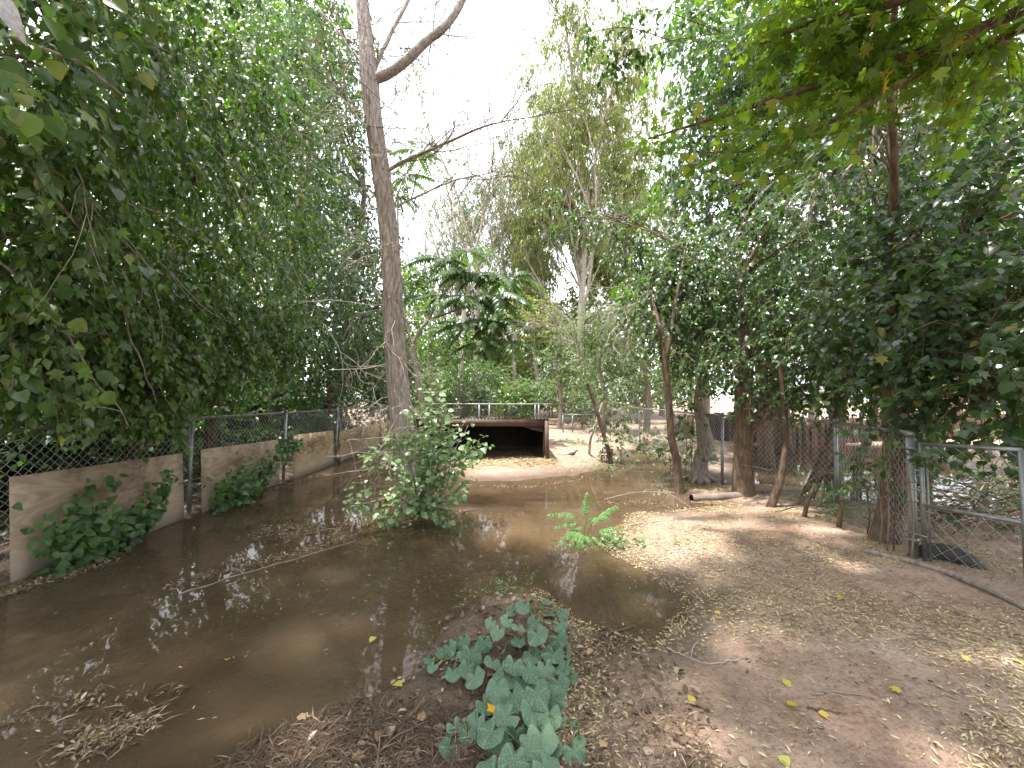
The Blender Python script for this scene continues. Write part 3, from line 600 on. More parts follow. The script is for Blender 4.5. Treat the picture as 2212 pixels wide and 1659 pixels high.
# ------------------------------------------------------------------ goat shed
SX0, SX1, SY0, SY1, ST = -2.25, .81, 8.55, 10.6, .985
root = thing('goat_shed', 'low dark brown open-fronted shed with corrugated metal roof', 'shed', (-.7, SY0, .02))
def part_box(name, c, h, mat, M_=None, label=None):
    g = Geo(); g.box(c, h, M_); return g.build(name, M[mat], root, label=label)
part_box('front_beam', ((SX0 + SX1) / 2, SY0, ST - .07), ((SX1 - SX0) / 2, .02, .075), 'brown_paint')
part_box('corner_post', (SX1 - .045, SY0 - .024, ST / 2 - .06), (.045, .045, ST / 2 + .04), 'brown_paint')
part_box('corner_post', (SX0 + .045, SY0 - .024, ST / 2 - .06), (.045, .045, ST / 2 + .04), 'brown_paint')
part_box('corner_post', (SX1 - .1, SY0 + .09, ST / 2 - .05), (.02, .03, ST / 2 - .03), 'brown_paint')
part_box('centre_post', (-.42, SY1 - .5, ST / 2 - .08), (.012, .03, ST / 2 - .03), 'ply_shaded')
g = Geo(); a0, b0 = np.array((SX1 - .62, SY0 + .05, ST - .15)), np.array((SX1 - .09, SY0 + .05, ST - .15))
V = np.array([(SX1 - .62, 0, ST - .147), (SX1 - .092, 0, ST - .147), (SX1 - .092, 0, ST - .285), (SX1 - .13, 0, ST - .285)])
V = np.vstack((V + (0, SY0 + .03, 0), V + (0, SY0 + .055, 0))); g.add(V, None, [(0, 1, 2, 3), (7, 6, 5, 4), (0, 4, 5, 1), (1, 5, 6, 2), (2, 6, 7, 3), (3, 7, 4, 0)]); g.build('corner_brace', M['brown_paint'], root)
part_box('back_wall', ((SX0 + SX1) / 2, SY1, ST / 2 - .12), ((SX1 - SX0) / 2 - .004, .01, ST / 2 - .03), 'ply_shaded')
for x in (SX0 + .02, SX1 - .022): part_box('side_wall', (x, (SY0 + SY1) / 2 + .03, ST / 2 - .10), (.01, (SY1 - SY0) / 2 - .045, ST / 2 - .02), 'brown_paint')
g = Geo(); xs = np.arange(SX0 - .06, SX1 + .03, .0095); ys = np.array((SY0 - .06, SY0 + .3, SY0 + 1., SY1 + .06)); XX, YY = np.meshgrid(xs, ys)
ZZ = ST + .022 + .010 * np.sin(XX * 2 * math.pi / .076) - (YY - SY0) * .075 + np.where(YY < SY0, 1, .3) * (.014 * np.sin(XX * 5.1 + 1) * (XX < -.6) - .02 * np.exp(-((XX + .95) / .12) ** 2))
n1 = len(xs); i, j = np.meshgrid(np.arange(3), np.arange(n1 - 1), indexing='ij'); f = np.stack((i * n1 + j, i * n1 + j + 1, (i + 1) * n1 + j + 1, (i + 1) * n1 + j), -1).reshape(-1, 4)
V = np.stack((XX, YY, ZZ), -1).reshape(-1, 3); g.add(V, None, f); g.add(V - (0, 0, .0018), None, f[:, ::-1]); g.build('corrugated_roof', M['roof_sheet'], root, smooth=True)

# straw heap at its mouth
rng = np.random.default_rng(31); n = 5200
x = rng.normal(-.15, .62, n); y = 8.45 + rng.normal(0, .22, n) - .35 * rng.random(n); x[: n // 3] = rng.normal(.55, .22, n // 3); y[: n // 3] = rng.normal(8.45, .16, n // 3)
k = y > 7.65; x, y = x[k], y[k]; n = len(x); a = rng.uniform(0, 2 * math.pi, n); z = H(x, y) + .004 + .05 * rng.random(n) * np.exp(-((y - 8.45) / .3) ** 2)
d = np.stack((np.cos(a), np.sin(a), rng.normal(0, .22, n)), -1); g = Geo()
g.leaves(np.stack((x, y, z), -1), d, np.array((0, 0, 1.)) + rng.normal(0, .3, (n, 3)), rng.uniform(.06, .2, n), (L_BIT[0] * np.array((.22, 1, 1)), L_BIT[1]))
tag(g.build('straw', M['straw']), 'loose golden straw spread at the mouth of the goat shed', None, kind='stuff')

# ------------------------------------------------------------------ railway-tie wall, far shelter, tyre, pipe
root = thing('palisade_wall', 'dark wall of upright weathered timbers beyond the second pool', 'wall', (10, 12.3, .1)); rng = np.random.default_rng(8)
proto = []
for v in range(5):
    g = Geo(); hh = 1.0; V = []; w, dp = .1, .085
    for z in (0, .33, .66, 1.0):
        for (sx_, sy_) in ((-1, -1), (1, -1), (1, 1), (-1, 1)): V.append((sx_ * w * rng.uniform(.85, 1.05), sy_ * dp * rng.uniform(.9, 1.1), z + (rng.normal(0, .02) if z == 1 else 0)))
    F = []
    for k in range(3):
        for e in range(4): F.append((k * 4 + e, k * 4 + (e + 1) % 4, (k + 1) * 4 + (e + 1) % 4, (k + 1) * 4 + e))
    F.append((12, 13, 14, 15)); g.add(V, None, F); proto.append(g.mesh('timber', M['tie']))
x = 5.2; k = 0
while x < 19.5:
    o = bpy.data.objects.new('timber', proto[k % 5]); COL.objects.link(o); o.parent = root; yy = 12.6 - .05 * (x - 5) + rng.normal(0, .03)
    o.location = (x - 10, yy - 12.3, -.15); o.scale = (rng.uniform(.9, 1.1), 1, (.86 if x < 12 else 1.02) + rng.normal(0, .09)); o.rotation_euler = (rng.normal(0, .02), rng.normal(0, .025), rng.normal(0, .1)); x += .205 + rng.uniform(0, .025); k += 1

root = thing('far_shelter', 'small flat tin-roofed shelter on thin posts beyond the far fence', 'shelter', (1.3, 26, .2))
for (x, y) in ((-.1, 25), (2.6, 25), (-.1, 27), (2.6, 27), (1.2, 25)):
    g = Geo(); g.tube([(x, y, 0), (x, y, 2.0)], .04, 6); g.build('post', M['iron'], root)
for (x0_, x1_, z) in ((-.5, 1.1, 2.08), (1.0, 3.1, 2.1)):
    g = Geo(); g.box(((x0_ + x1_) / 2, 26, z), ((x1_ - x0_) / 2, 1.3, .02), Matrix.Rotation(.04, 3, 'Y')); g.build('tin_sheet', M['roof_sheet'], root)
g = Geo(); g.box((1.25, 24.9, 1.96), (1.7, .04, .05)); g.build('beam', M['iron'], root)

g = Geo(); Rr, rr_ = .175, .095; n1, n2 = 40, 12; V = []
prof = [(-.09, -.10), (-.105, -.03), (-.10, .04), (-.075, .075), (-.03, .088), (.03, .088), (.075, .075), (.10, .04), (.105, -.03), (.09, -.10), (.06, -.07), (-.06, -.07)]
for k in range(n1):
    a = 2 * math.pi * k / n1
    for (w, h) in prof:
        tread = .006 * (k % 2) if h > .07 else 0
        V.append(((Rr + h * .75 - tread) * math.cos(a), (Rr + h * .75 - tread) * math.sin(a), w * .8))
i, j = np.meshgrid(np.arange(n1), np.arange(12), indexing='ij'); f = np.stack((i * 12 + j, i * 12 + (j + 1) % 12, ((i + 1) % n1) * 12 + (j + 1) % 12, ((i + 1) % n1) * 12 + j), -1).reshape(-1, 4)
Rm = Vector((-.62, -.62, .48)).to_track_quat('Z', 'Y').to_matrix(); tp = np.array((3.44, 3.10, .06))
g.add(np.array(V) @ np.array(Rm).T + tp, None, f); tag(g.build('tyre', M['rubber'], smooth=True, origin=tuple(tp)), 'half-buried black tyre leaning on the ground behind the gate', 'tyre')

pa, pb = gnd(1494, 1077, .035), gnd(1730, 1066, .07); root = thing('drain_pipe', 'grey-brown hollow pipe half sunk in the bank below the stout trunk', 'pipe', pa)
g = Geo(); p = curve_pts([pa, (pa + pb) / 2 + (0, 0, .0), pb], 14); g.tube(p, .062, 16, False); g.build('pipe_shell', M['pipe'], root, smooth=True)
dirp = (pb - pa) / np.linalg.norm(pb - pa); g = Geo(); g.tube([pa - dirp * .004, pa + dirp * .7], [.052, .052], 16, False); V = g.V[0]; g.Q[0] = g.Q[0][:, ::-1]; g.build('pipe_bore', M['iron'], root, smooth=True)
g = Geo(); n1 = 16; a = np.arange(n1) * 2 * math.pi / n1; u = np.array((-dirp[1], dirp[0], 0)); u /= np.linalg.norm(u); v = np.cross(dirp, u); V = np.vstack([pa - dirp * .004 + r_ * (np.cos(a)[:, None] * u + np.sin(a)[:, None] * v) for r_ in (.052, .063)])
k = np.arange(n1); g.add(V, None, np.stack((k, (k + 1) % n1, n1 + (k + 1) % n1, n1 + k), -1)); g.build('pipe_rim', M['pipe'], root)

# ------------------------------------------------------------------ birds
def bird(label, pos, yaw, pitch, scale=1., roll=0.):
    root_p = np.asarray(pos, float); g = Geo()
    # spine from tail tip to beak tip: (y forward, z up, half width, half height)
    st = [(-.215, .018, .016, .003), (-.19, .02, .021, .004), (-.14, .022, .015, .006), (-.095, .024, .013, .010), (-.07, .024, .022, .020), (-.035, .02, .033, .033), (.0, .02, .037, .038), (.035, .03, .033, .035), (.06, .05, .024, .026), (.075, .066, .020, .020), (.092, .075, .020, .019), (.108, .076, .014, .013), (.118, .073, .006, .006), (.132, .069, .004, .004), (.150, .063, .0008, .001)]
    n1 = 10; a = np.arange(n1) * 2 * math.pi / n1; V = []
    for (y, z, w, h) in st: V.append(np.stack((w * np.cos(a), np.full(n1, y), z + h * np.sin(a)), -1))
    V = np.vstack(V); i, j = np.meshgrid(np.arange(len(st) - 1), np.arange(n1), indexing='ij'); f = np.stack((i * n1 + j, (i + 1) * n1 + j, (i + 1) * n1 + (j + 1) % n1, i * n1 + (j + 1) % n1), -1).reshape(-1, 4)
    parts = [(V, f)]
    Rm = np.array(Matrix.Rotation(yaw, 3, 'Z') @ Matrix.Rotation(pitch, 3, 'X') @ Matrix.Rotation(roll, 3, 'Y')); up = np.array((0, 0, .075))
    g.add((V @ Rm.T + up) * scale + root_p, [((0) * n1 + k2, (k2 + 1) % n1, n1 // 2) for k2 in range(1, n1 - 1)], f)
    for s in (-1, 1):                # folded wings, then legs with toes
        W = np.array([(s * .032, .045, .045), (s * .041, .0, .035), (s * .034, -.06, .03), (s * .012, -.13, .034), (s * .018, -.05, .052), (s * .022, .02, .058)])
        g.add((W @ Rm.T + up) * scale + root_p, [(0, 1, 5), (1, 2, 4), (1, 4, 5), (2, 3, 4)] if s > 0 else [(0, 5, 1), (1, 4, 2), (1, 5, 4), (2, 4, 3)])
        hip = (np.array((s * .014, .0, -.01)) @ Rm.T + up) * scale + root_p; Rz = np.array(Matrix.Rotation(yaw, 3, 'Z')); foot = root_p + (Rz @ np.array((s * .018, .008, .003))) * scale; knee = (hip + foot) / 2 + (Rz @ np.array((0, -.012, 0))) * scale
        g.tube([hip, knee, foot], [.004 * scale, .0025 * scale, .0022 * scale], 5)
        for ta in (-.5, 0, .5, math.pi): g.tube([foot, foot + (Rz @ np.array((math.sin(ta), math.cos(ta), 0))) * .022 * scale], .0018 * scale, 4)
    tag(g.build('bird', M['feather'], smooth=True, origin=tuple(root_p)), label, 'bird')
p = gnd(1238, 986, .09); bird('black long-tailed bird pecking on the bare dirt right of the shed', (p[0], p[1], Hs(p[0], p[1])), math.radians(-82), math.radians(8), 1.05)
bird('black bird perched on the corrugated shed roof, tail raised', (.05, 8.62, ST + .024), math.radians(72), math.radians(-38), 1.1)
bird('black bird perched on the top rail of the long fence', (-4.06, 8.35, 1.218), math.radians(160), math.radians(48), 1.15)

# ------------------------------------------------------------------ the big bare trunk
rng = np.random.default_rng(77); TB = gnd(893, 1096); TY = TB[1]
root = thing('big_tree', 'tall bare furrowed trunk rising out of the leafy shrub', 'tree', (TB[0], TB[1], -.1))
tp = [(*TB[:2], -.2)] + [at(x, y, TY) for x, y in ((884, 1020), (870, 930), (858, 820), (849, 700), (846, 590), (836, 470), (822, 360), (806, 250), (797, 160), (787, 60), (776, -80), (768, -260), (760, -480))]
tr_ = [.18, .155, .146, .135, .126, .121, .117, .112, .108, .115, .088, .08, .066, .05]
g = bark_tube(tp, tr_, 72, 330, .0105, 9., 24., flare=.0, seed=4.2)
g.build('trunk', M['bark_main'], root, smooth=True)
def limb_px(pts, r0, r1, n=26, sides=10, mat='bark_main', name='limb', rt=None, wob=.012):
    p = curve_pts([at(*q) for q in pts], n); p[1:] += fbm(p[1:] * 6, 2)[:, None] * wob; g = Geo(); g.tube(p, np.linspace(r0, r1, n) * (1 + .08 * vnoise(p * 9)), sides, False); g.build(name, M[mat], rt or root, smooth=True); return p
la = limb_px([(800, 172, TY), (835, 160, TY - .02), (880, 128, TY - .05), (920, 90, TY - .05), (962, 55, TY - .1), (1000, -5, TY - .1), (1040, -120, TY - .1)], .072, .045)
lb = limb_px([(798, 158, TY), (820, 120, TY), (852, 55, TY + .1), (886, -10, TY + .2), (920, -110, TY + .2)], .036, .024)
lc = limb_px([(792, 150, TY), (760, 110, TY + .1), (725, 60, TY + .2), (690, 20, TY + .4), (650, -60, TY + .5)], .022, .009)
ld_ = limb_px([(830, 372, TY), (880, 345, TY - .1), (960, 310, TY - .2), (1040, 275, TY - .3), (1090, 262, TY - .4)], .03, .008)
le = limb_px([(836, 455, TY), (900, 425, TY + .2), (980, 390, TY + .3), (1050, 375, TY + .4), (1105, 350, TY + .5)], .016, .005)
lf = limb_px([(826, 300, TY), (790, 270, TY - .1), (765, 245, TY - .1), (745, 200, TY - .2), (742, 140, TY - .3)], .016, .008, mat='bark_pale')
g = Geo()
for p in (la, lb, lc, ld_, le, lf):
    for k in range(12):
        q = p[int(rng.integers(5, len(p)))]; d = norm(rng.normal(size=3) + np.array((.2, 0, .25))); grow(g, q, d, rng.uniform(.5, 1.2), .009, 2, rng, (2, 4), .8, .12, .16, 4)
g.build('bare_twigs', M['twig'], root, kind='stuff')
g = Geo(); tpc = curve_pts(tp, 60)
for k in range(84):                                 # pale dead shoots along the trunk
    i_ = int(rng.integers(6, 40)); q = tpc[i_]; s = norm(np.array((rng.normal(-.2, 1), rng.normal(-.2, .5), rng.normal(-.25, .4))))
    grow(g, q + s * .1, s, rng.uniform(.4, .95), .0065, 2, rng, (2, 4), .75, -.10, .26, 4)
g.build('dead_shoots', M['twig_pale'], root, kind='stuff')
g = Geo()
for k in range(60):                                 # broken stubs and bark flakes
    i_ = int(rng.integers(4, 44)); q = tpc[i_]; a = rng.uniform(math.pi, 2.2 * math.pi); s = np.array((math.cos(a), math.sin(a) * .9, rng.uniform(-.2, .5))); r_ = np.interp(i_ / 59, np.linspace(0, 1, len(tr_)), tr_)
    g.tube([q + s * r_ * .85, q + s * (r_ + .012), q + s * (r_ + rng.uniform(.02, .05)) + (0, 0, .02)], [.022, .015, .004], 5, True)
g.build('bark_stubs', M['bark_main'], root, kind='stuff')

# ------------------------------------------------------------------ poplar shrub at its foot: separate leaves on upright shoots
SB = gnd(905, 1112); root = thing('poplar_shrub', 'pale green round-leaved shrub growing in water round the big trunk', 'shrub', (SB[0], SB[1], -.05))
lm_shrub = [geo_of(fold_leaf([(.24 * s, .03), (.43 * s, .14), (.48 * s, .34), (.36 * s, .62), (.13 * s, .88)], z, .2)).mesh('leaf', M['leaf_shrub_one'], smooth=True) for s, z in ((1., .3), (.92, .1), (1.05, .5))]
stems = [((905, 1110), (930, 1000), (940, 900), (945, 832), 4.75, 4.7), ((908, 1108), (960, 1030), (1010, 975), (1052, 955), 4.7, 4.5), ((905, 1108), (960, 1060), (975, 990), (1012, 918), 4.72, 4.45), ((900, 1110), (860, 1075), (800, 1085), (752, 1098), 4.7, 4.4),
         ((900, 1108), (850, 1020), (815, 1000), (800, 985), 4.72, 4.6), ((905, 1110), (915, 1030), (905, 960), (895, 895), 4.65, 4.45), ((908, 1110), (935, 1040), (960, 960), (975, 905), 4.72, 4.7), ((908, 1112), (950, 1085), (985, 1065), (990, 1050), 4.65, 4.35),
         ((903, 1112), (880, 1085), (850, 1110), (825, 1128), 4.6, 4.35), ((905, 1110), (890, 1020), (862, 970), (850, 930), 4.6, 4.4), ((908, 1112), (935, 1095), (955, 1110), (960, 1120), 4.6, 4.38), ((905, 1112), (925, 1050), (930, 985), (925, 935), 4.6, 4.3), ((905, 1112), (945, 1020), (1000, 1000), (1015, 985), 4.7, 4.4), ((905, 1110), (925, 990), (948, 905), (940, 845), 4.7, 4.6), ((905, 1110), (930, 1020), (945, 960), (962, 880), 4.65, 4.5), ((905, 1110), (912, 1010), (905, 930), (918, 885), 4.6, 4.5)]
rng = np.random.default_rng(12); nleaf = 0; gmass = Geo()
for si, (a, b, c, d, Ya, Yb) in enumerate(stems):
    p = curve_pts([gnd(*a), at(*b, Ya * .6 + Yb * .4), at(*c, Ya * .35 + Yb * .65), at(*d, Yb)], 30); g = Geo(); g.tube(p, np.linspace(.011, .0035, 30), 6); stm = g.build('stem', M['bark_grey'], root, smooth=True)
    for k in range(30):
        t = 4 + 25.9 * (k / 29) ** .9; q = p[min(29, int(t))]; tg = norm(p[min(29, int(t) + 1)] - p[max(0, int(t) - 2)]); ang = k * 2.4 + si; u = norm(np.cross(tg, (.3, .2, .9))); v = np.cross(tg, u)
        s = u * math.cos(ang) + v * math.sin(ang); pet = rng.uniform(.03, .075) * (1.2 - .4 * k / 29) * 1.5; ld = norm(s * .8 + tg * .45 + np.array((0, -.2, -.3)) + rng.normal(0, .25, 3))
        q2 = q + norm(s + tg * .5) * pet; sz = rng.uniform(.055, .095) * (1.0 - .35 * max(0, k - 24) / 5); nr = norm(np.array((-.25, -.4, .9)) + rng.normal(0, .36, 3))
        if nleaf < 296 and q2[2] > .03: leaf_obj('leaf', lm_shrub[int(rng.integers(3))], stm, q2, ld, nr, sz); nleaf += 1
        else: gmass.leaves(q2[None] if q2[2] > .03 else q2[None] * (1, 1, 0) + (0, 0, .05), ld[None], nr[None], sz, L_ROUND)
    st = p[rng.integers(3, 28, 14)]; sprays(gmass, None, st, rng.normal(0, 1, (14, 3)) + (0, -.3, .6), .26, 5, L_ROUND, .068, rng, .05, 1, .3, face=(0, -.6, 0))
for V in gmass.V: V[:, 2] = np.maximum(V[:, 2], .012)
gmass.build('foliage', M['leaf_shrub'], root, kind='stuff')

# ------------------------------------------------------------------ ivy mounds in front of the plywood
def ivy_mound(label, cols, seed, nmass):
    rng = np.random.default_rng(seed); b = cols[0][0]; root = thing('ivy_mound', label, 'ivy', (b[0], b[1], 0.), 'ivy mounds along the plywood')
    lms = [geo_of(t).mesh('leaf', M['leaf_ivy'], smooth=True) for t in (L_ROUND_HI, fold_leaf([(.3, .01), (.46, .12), (.42, .35), (.24, .65), (.08, .88)], .3, .2))]; gm = Geo(); c = 0
    for (p0, p1, w) in cols:
        p = curve_pts([p0, (p0 + p1) / 2 + (.04, 0, .05), p1], 16); g = Geo(); g.tube(p, np.linspace(.008, .003, 16), 5); stm = g.build('stem', M['twig'], root)
        for k in range(26):
            q = p[int(rng.integers(2, 16))] + rng.normal(0, 1, 3) * np.array((w * .6, w, w * .7)); q[2] = max(q[2], .03); q[0] = max(q[0], -3.9); leaf_obj('leaf', lms[k % 2], stm, q, norm(np.array((.6, 0, -.5)) + rng.normal(0, .5, 3)), norm(np.array((.7, -.3, .6)) + rng.normal(0, .35, 3)), rng.uniform(.06, .1)); c += 1
        n = nmass; q = p[rng.integers(1, 16, n)] + rng.normal(0, 1, (n, 3)) * np.array((w * .5, w, w * .75)); q[:, 2] = np.maximum(q[:, 2], .03); q[:, 0] = np.maximum(q[:, 0], -3.91)
        gm.leaves(q, norm(np.array((.6, 0, -.5)) + rng.normal(0, .5, (n, 3))), norm(np.array((.7, -.3, .6)) + rng.normal(0, .4, (n, 3))), rng.uniform(.05, .09, n), L_ROUND)
    gm.build('foliage', M['leaf_ivy_mass'], root, kind='stuff')
def wl(y, z, x=-3.8): return np.array((x, y, z))
ivy_mound('bushy green ivy mound climbing the nearest plywood sheet', [(wl(3.3, .02), wl(3.25, .35), .13), (wl(3.45, .02), wl(3.55, .68), .10), (wl(3.5, .02), wl(3.35, .5), .13), (wl(3.65, .02), wl(3.7, .22), .12), (wl(3.85, .02), wl(4.05, .4), .10), (wl(3.95, .02), wl(4.25, .62), .07), (wl(3.4, .02), wl(3.5, .2), .15)], 3, 42)
ivy_mound('dark green ivy mound over the second plywood sheet', [(wl(5.15, .02), wl(5.0, .3), .12), (wl(5.4, .02), wl(5.5, .5), .13), (wl(5.6, .02), wl(5.95, .45), .12), (wl(5.8, .02), wl(6.35, .72), .09), (wl(5.4, .02), wl(5.45, .25), .16), (wl(6.3, .6), wl(7.0, .62), .06)], 4, 40)

# ------------------------------------------------------------------ pinnate leaves: tree of heaven and its seedlings
def frond_geo(npair, seed, lw=.17, curl=.35, wid=.2):
    r = np.random.default_rng(seed); g = Geo(); t = np.linspace(0, 1, 12); sw = r.normal(0, .06); p = np.stack((sw * t * t, t * (1 - .12 * t), -curl * t * t), -1); g.tube(p, np.linspace(.010, .003, 12), 4, False)
    ts = np.linspace(.16, 1, npair); pos, dd, nn, sz = [], [], [], []
    for k, q in enumerate(ts):
        pp = np.array((np.interp(q, t, p[:, 0]), np.interp(q, t, p[:, 1]), np.interp(q, t, p[:, 2])))
        tg = norm(np.array((2 * sw * q, 1 - .24 * q, -2 * curl * q)))
        for s in (-1, 1):
            pos.append(pp); dd.append(np.array((s, 0, 0)) * .95 + tg * .35 + np.array((0, 0, -.35)) + r.normal(0, .08, 3)); nn.append(np.array((0, .3, 1)) + r.normal(0, .12, 3)); sz.append(lw * (1 - .45 * (q - .45) ** 2 * 2) * r.uniform(.88, 1.1))
    pos.append(p[-1]); dd.append(norm(p[-1] - p[-2])); nn.append(np.array((0, 0, 1.))); sz.append(lw * .8)
    g.leaves(np.array(pos), np.array(dd), np.array(nn), np.array(sz), fold_leaf([(wid * .75, .15), (wid * .6, .5)], .3, .25)); return g
fr_tree = [frond_geo(12, s, .21, .4, .3).mesh('frond', M['leaf_frond']) for s in (1, 2, 3)]
fr_seed = [frond_geo(9, s, .22, .45, .26).mesh('frond', M['leaf_seedling']) for s in (4, 5)]
fr_dark = [frond_geo(8, s, .2, .5, .3).mesh('frond', M['leaf_frond']) for s in (6, 7)]

rng = np.random.default_rng(21); YA = 10.95; b = at(915, 930, YA)
root = thing('tree_of_heaven', 'slim grey tree with drooping feathery pinnate leaves behind the big trunk', 'tree', (b[0], b[1], .0))
def gtrunk(pts, r0, r1, mat, name='trunk', sides=14, rings=50):
    g = bark_tube(pts, list(np.linspace(r0, r1, 5)), sides, rings, r0 * .05, seed=rng.random() * 40, flare=.2); g.build(name, M[mat], root, smooth=True)
gtrunk([(b[0], b[1], -.1)] + [at(x, y, YA) for x, y in ((914, 915), (912, 890), (903, 830), (893, 770), (892, 745))], .08, .065, 'bark_grey')
f1 = [at(x, y, Y) for x, y, Y in ((892, 745, YA), (905, 715, YA), (925, 690, YA + .1), (955, 640, YA + .2), (1000, 590, YA + .3))]; f2 = [at(x, y, Y) for x, y, Y in ((892, 745, YA), (878, 705, YA), (868, 650, YA), (862, 560, YA + .3), (858, 420, YA + .6))]
f3 = [at(x, y, Y) for x, y, Y in ((925, 690, YA + .1), (985, 670, YA + .2), (1040, 640, YA + .3), (1075, 640, YA + .3))]; f4 = [at(x, y, Y) for x, y, Y in ((858, 420, YA + .6), (880, 370, YA + .6), (905, 330, YA + .6))]
for f_, r0, r1 in ((f1, .05, .022), (f2, .045, .024), (f3, .035, .018), (f4, .02, .012)): g = Geo(); g.tube(curve_pts(f_, 16), np.linspace(r0, r1, 16), 8, False); g.build('limb', M['bark_grey'], root, smooth=True)
def rosette(hub, n, size, meshes, rt, lift=.1, bias=(0, 0, 0), spread=(0, 2 * math.pi)):
    for k in range(n):
        a = spread[0] + (spread[1] - spread[0]) * (k + rng.uniform(-.3, .3)) / n; d = norm(np.array((math.cos(a), math.sin(a), lift + rng.uniform(-.25, .3))) + np.asarray(bias)); leaf_obj('frond', meshes[k % len(meshes)], rt, hub + d * .02, d, norm(np.array((0, 0, 1.)) - d * .3 + rng.normal(0, .15, 3)), size * rng.uniform(.75, 1.15))
for (x, y, dY, n, s) in ((1000, 590, .3, 11, .72), (1075, 640, .3, 12, .78), (950, 640, .2, 9, .62), (1040, 690, .1, 10, .7), (1010, 545, .5, 10, .7), (1060, 590, .5, 9, .72), (990, 700, 0, 9, .66), (1110, 600, .6, 9, .75), (1085, 690, .2, 10, .75), (1040, 740, .1, 9, .7), (1000, 640, .0, 9, .7), (1100, 740, .3, 8, .7), (955, 560, .5, 8, .65), (905, 330, .6, 8, .6), (860, 420, .6, 7, .6), (870, 380, .9, 7, .6)): rosette(at(x, y, YA + dY), n, s * 1.42, fr_tree, root, .0)
g = Geo(); p0 = f3[-1]
for (x, y, dY) in ((1040, 690, .1), (1010, 545, .5), (1060, 590, .5), (990, 700, 0), (950, 640, .2)): g.tube(curve_pts([f1[3], (f1[3] + at(x, y, YA + dY)) / 2 + (0, 0, .08), at(x, y, YA + dY)], 8), np.linspace(.014, .008, 8), 6, False)
g.build('branchlets', M['bark_grey'], root)

b = gnd(1262, 1168); root = thing('seedling', 'bright green fern-like tree seedling standing in the shallow water', 'seedling', (b[0], b[1], -.02))
for (x, y, Y) in ((1262, 1085, b[1]), (1300, 1085, b[1] + .1), (1290, 1140, b[1] - .1), (1225, 1120, b[1])):
    g = Geo(); e = at(x, y, Y); e = b + (e - b) * .5; g.tube(curve_pts([b - (0, 0, .05), (b + e) / 2, e], 6), np.linspace(.007, .004, 6), 5); g.build('stem', M['stem_green'], root)
for (x, y, Y, hx, hy, s) in ((1270, 1065, 3.95, 1262, 1120, .24), (1330, 1085, 4.0, 1290, 1125, .26), (1185, 1093, 3.9, 1245, 1118, .28), (1340, 1125, 3.8, 1290, 1150, .26), (1190, 1165, 3.7, 1248, 1145, .26), (1235, 1190, 3.55, 1262, 1155, .24), (1300, 1110, 4.1, 1265, 1130, .24), (1230, 1140, 4.1, 1262, 1140, .2), (1310, 1165, 3.6, 1280, 1160, .18), (1345, 1150, 3.7, 1295, 1150, .22), (1205, 1125, 3.9, 1250, 1130, .24), (1210, 1180, 3.6, 1255, 1150, .22), (1290, 1180, 3.5, 1268, 1158, .2), (1320, 1105, 4.05, 1275, 1130, .22)):
    h = at(hx, hy, b[1]); e = at(x, y, Y); d = norm(e - h) + (0, 0, .15); leaf_obj('frond', fr_seed[int(rng.integers(2))], root, h, d, (0, -.5, 1), s)
root = thing('seedling', 'dark feathery plant at the foot of the fence post', 'plant', (3.72, 4.45, .15)); rng = np.random.default_rng(5)
rosette(np.array((3.72, 4.45, Hs(3.72, 4.45) + .15)), 10, .3, fr_dark, root, .25); rosette(np.array((3.7, 4.5, Hs(3.7, 4.5) + .3)), 7, .26, fr_dark, root, .3)
g = Geo(); g.tube([(3.72, 4.45, .0), (3.7, 4.5, .5)], .008, 5); g.build('stem', M['stem_green'], root)
root = thing('seedling', 'small sunlit bright sprout growing on the bank before the timber wall', 'plant', (*at(2120, 935, 10.5)[:2], .15)); h = at(2120, 925, 10.5)
rosette(h, 9, .5, fr_seed, root, .3); g = Geo(); g.tube([(h[0], h[1], .0), h], .012, 5); g.build('stem', M['stem_green'], root)

# ------------------------------------------------------------------ squash vine
rng = np.random.default_rng(9); sqm = []
for v in range(4):
    K, R_ = 28, 3; V = [(0, 0, -.06)]; T = []; r = random.Random(v + 3); ph = r.uniform(-.2, .2)
    for ri in range(1, R_ + 1):
        for k in range(K):
            th = -math.pi + 2 * math.pi * k / K; notch = 1 - .72 * math.exp(-((abs(th) - math.pi) / .32) ** 2); lob = 1 + .055 * math.cos(5 * th + ph) + .02 * r.uniform(-1, 1)
            rr = .5 * notch * lob * (1.05 + .08 * math.cos(th)) * ri / R_; z = -.06 + .34 * rr * (1 - .9 * ri / R_) + .05 * math.sin(th * 5 + 1 + ph) * (ri / R_) ** 2
            V.append((rr * math.sin(th), rr * math.cos(th), z))
    for k in range(K): T.append((0, 1 + (k + 1) % K, 1 + k))
    Qd = [(1 + (ri - 1) * K + k, 1 + (ri - 1) * K + (k + 1) % K, 1 + ri * K + (k + 1) % K, 1 + ri * K + k) for ri in range(1, R_) for k in range(K)]
    g = Geo(); g.add(V, np.array(T), np.array(Qd)); sqm.append(g.mesh('leaf', M['squash'], smooth=True))
root = thing('squash_vine', 'silvery-veined squash vine sprawling over the wet mud in front', 'vine', (.12, 1.9, 0))
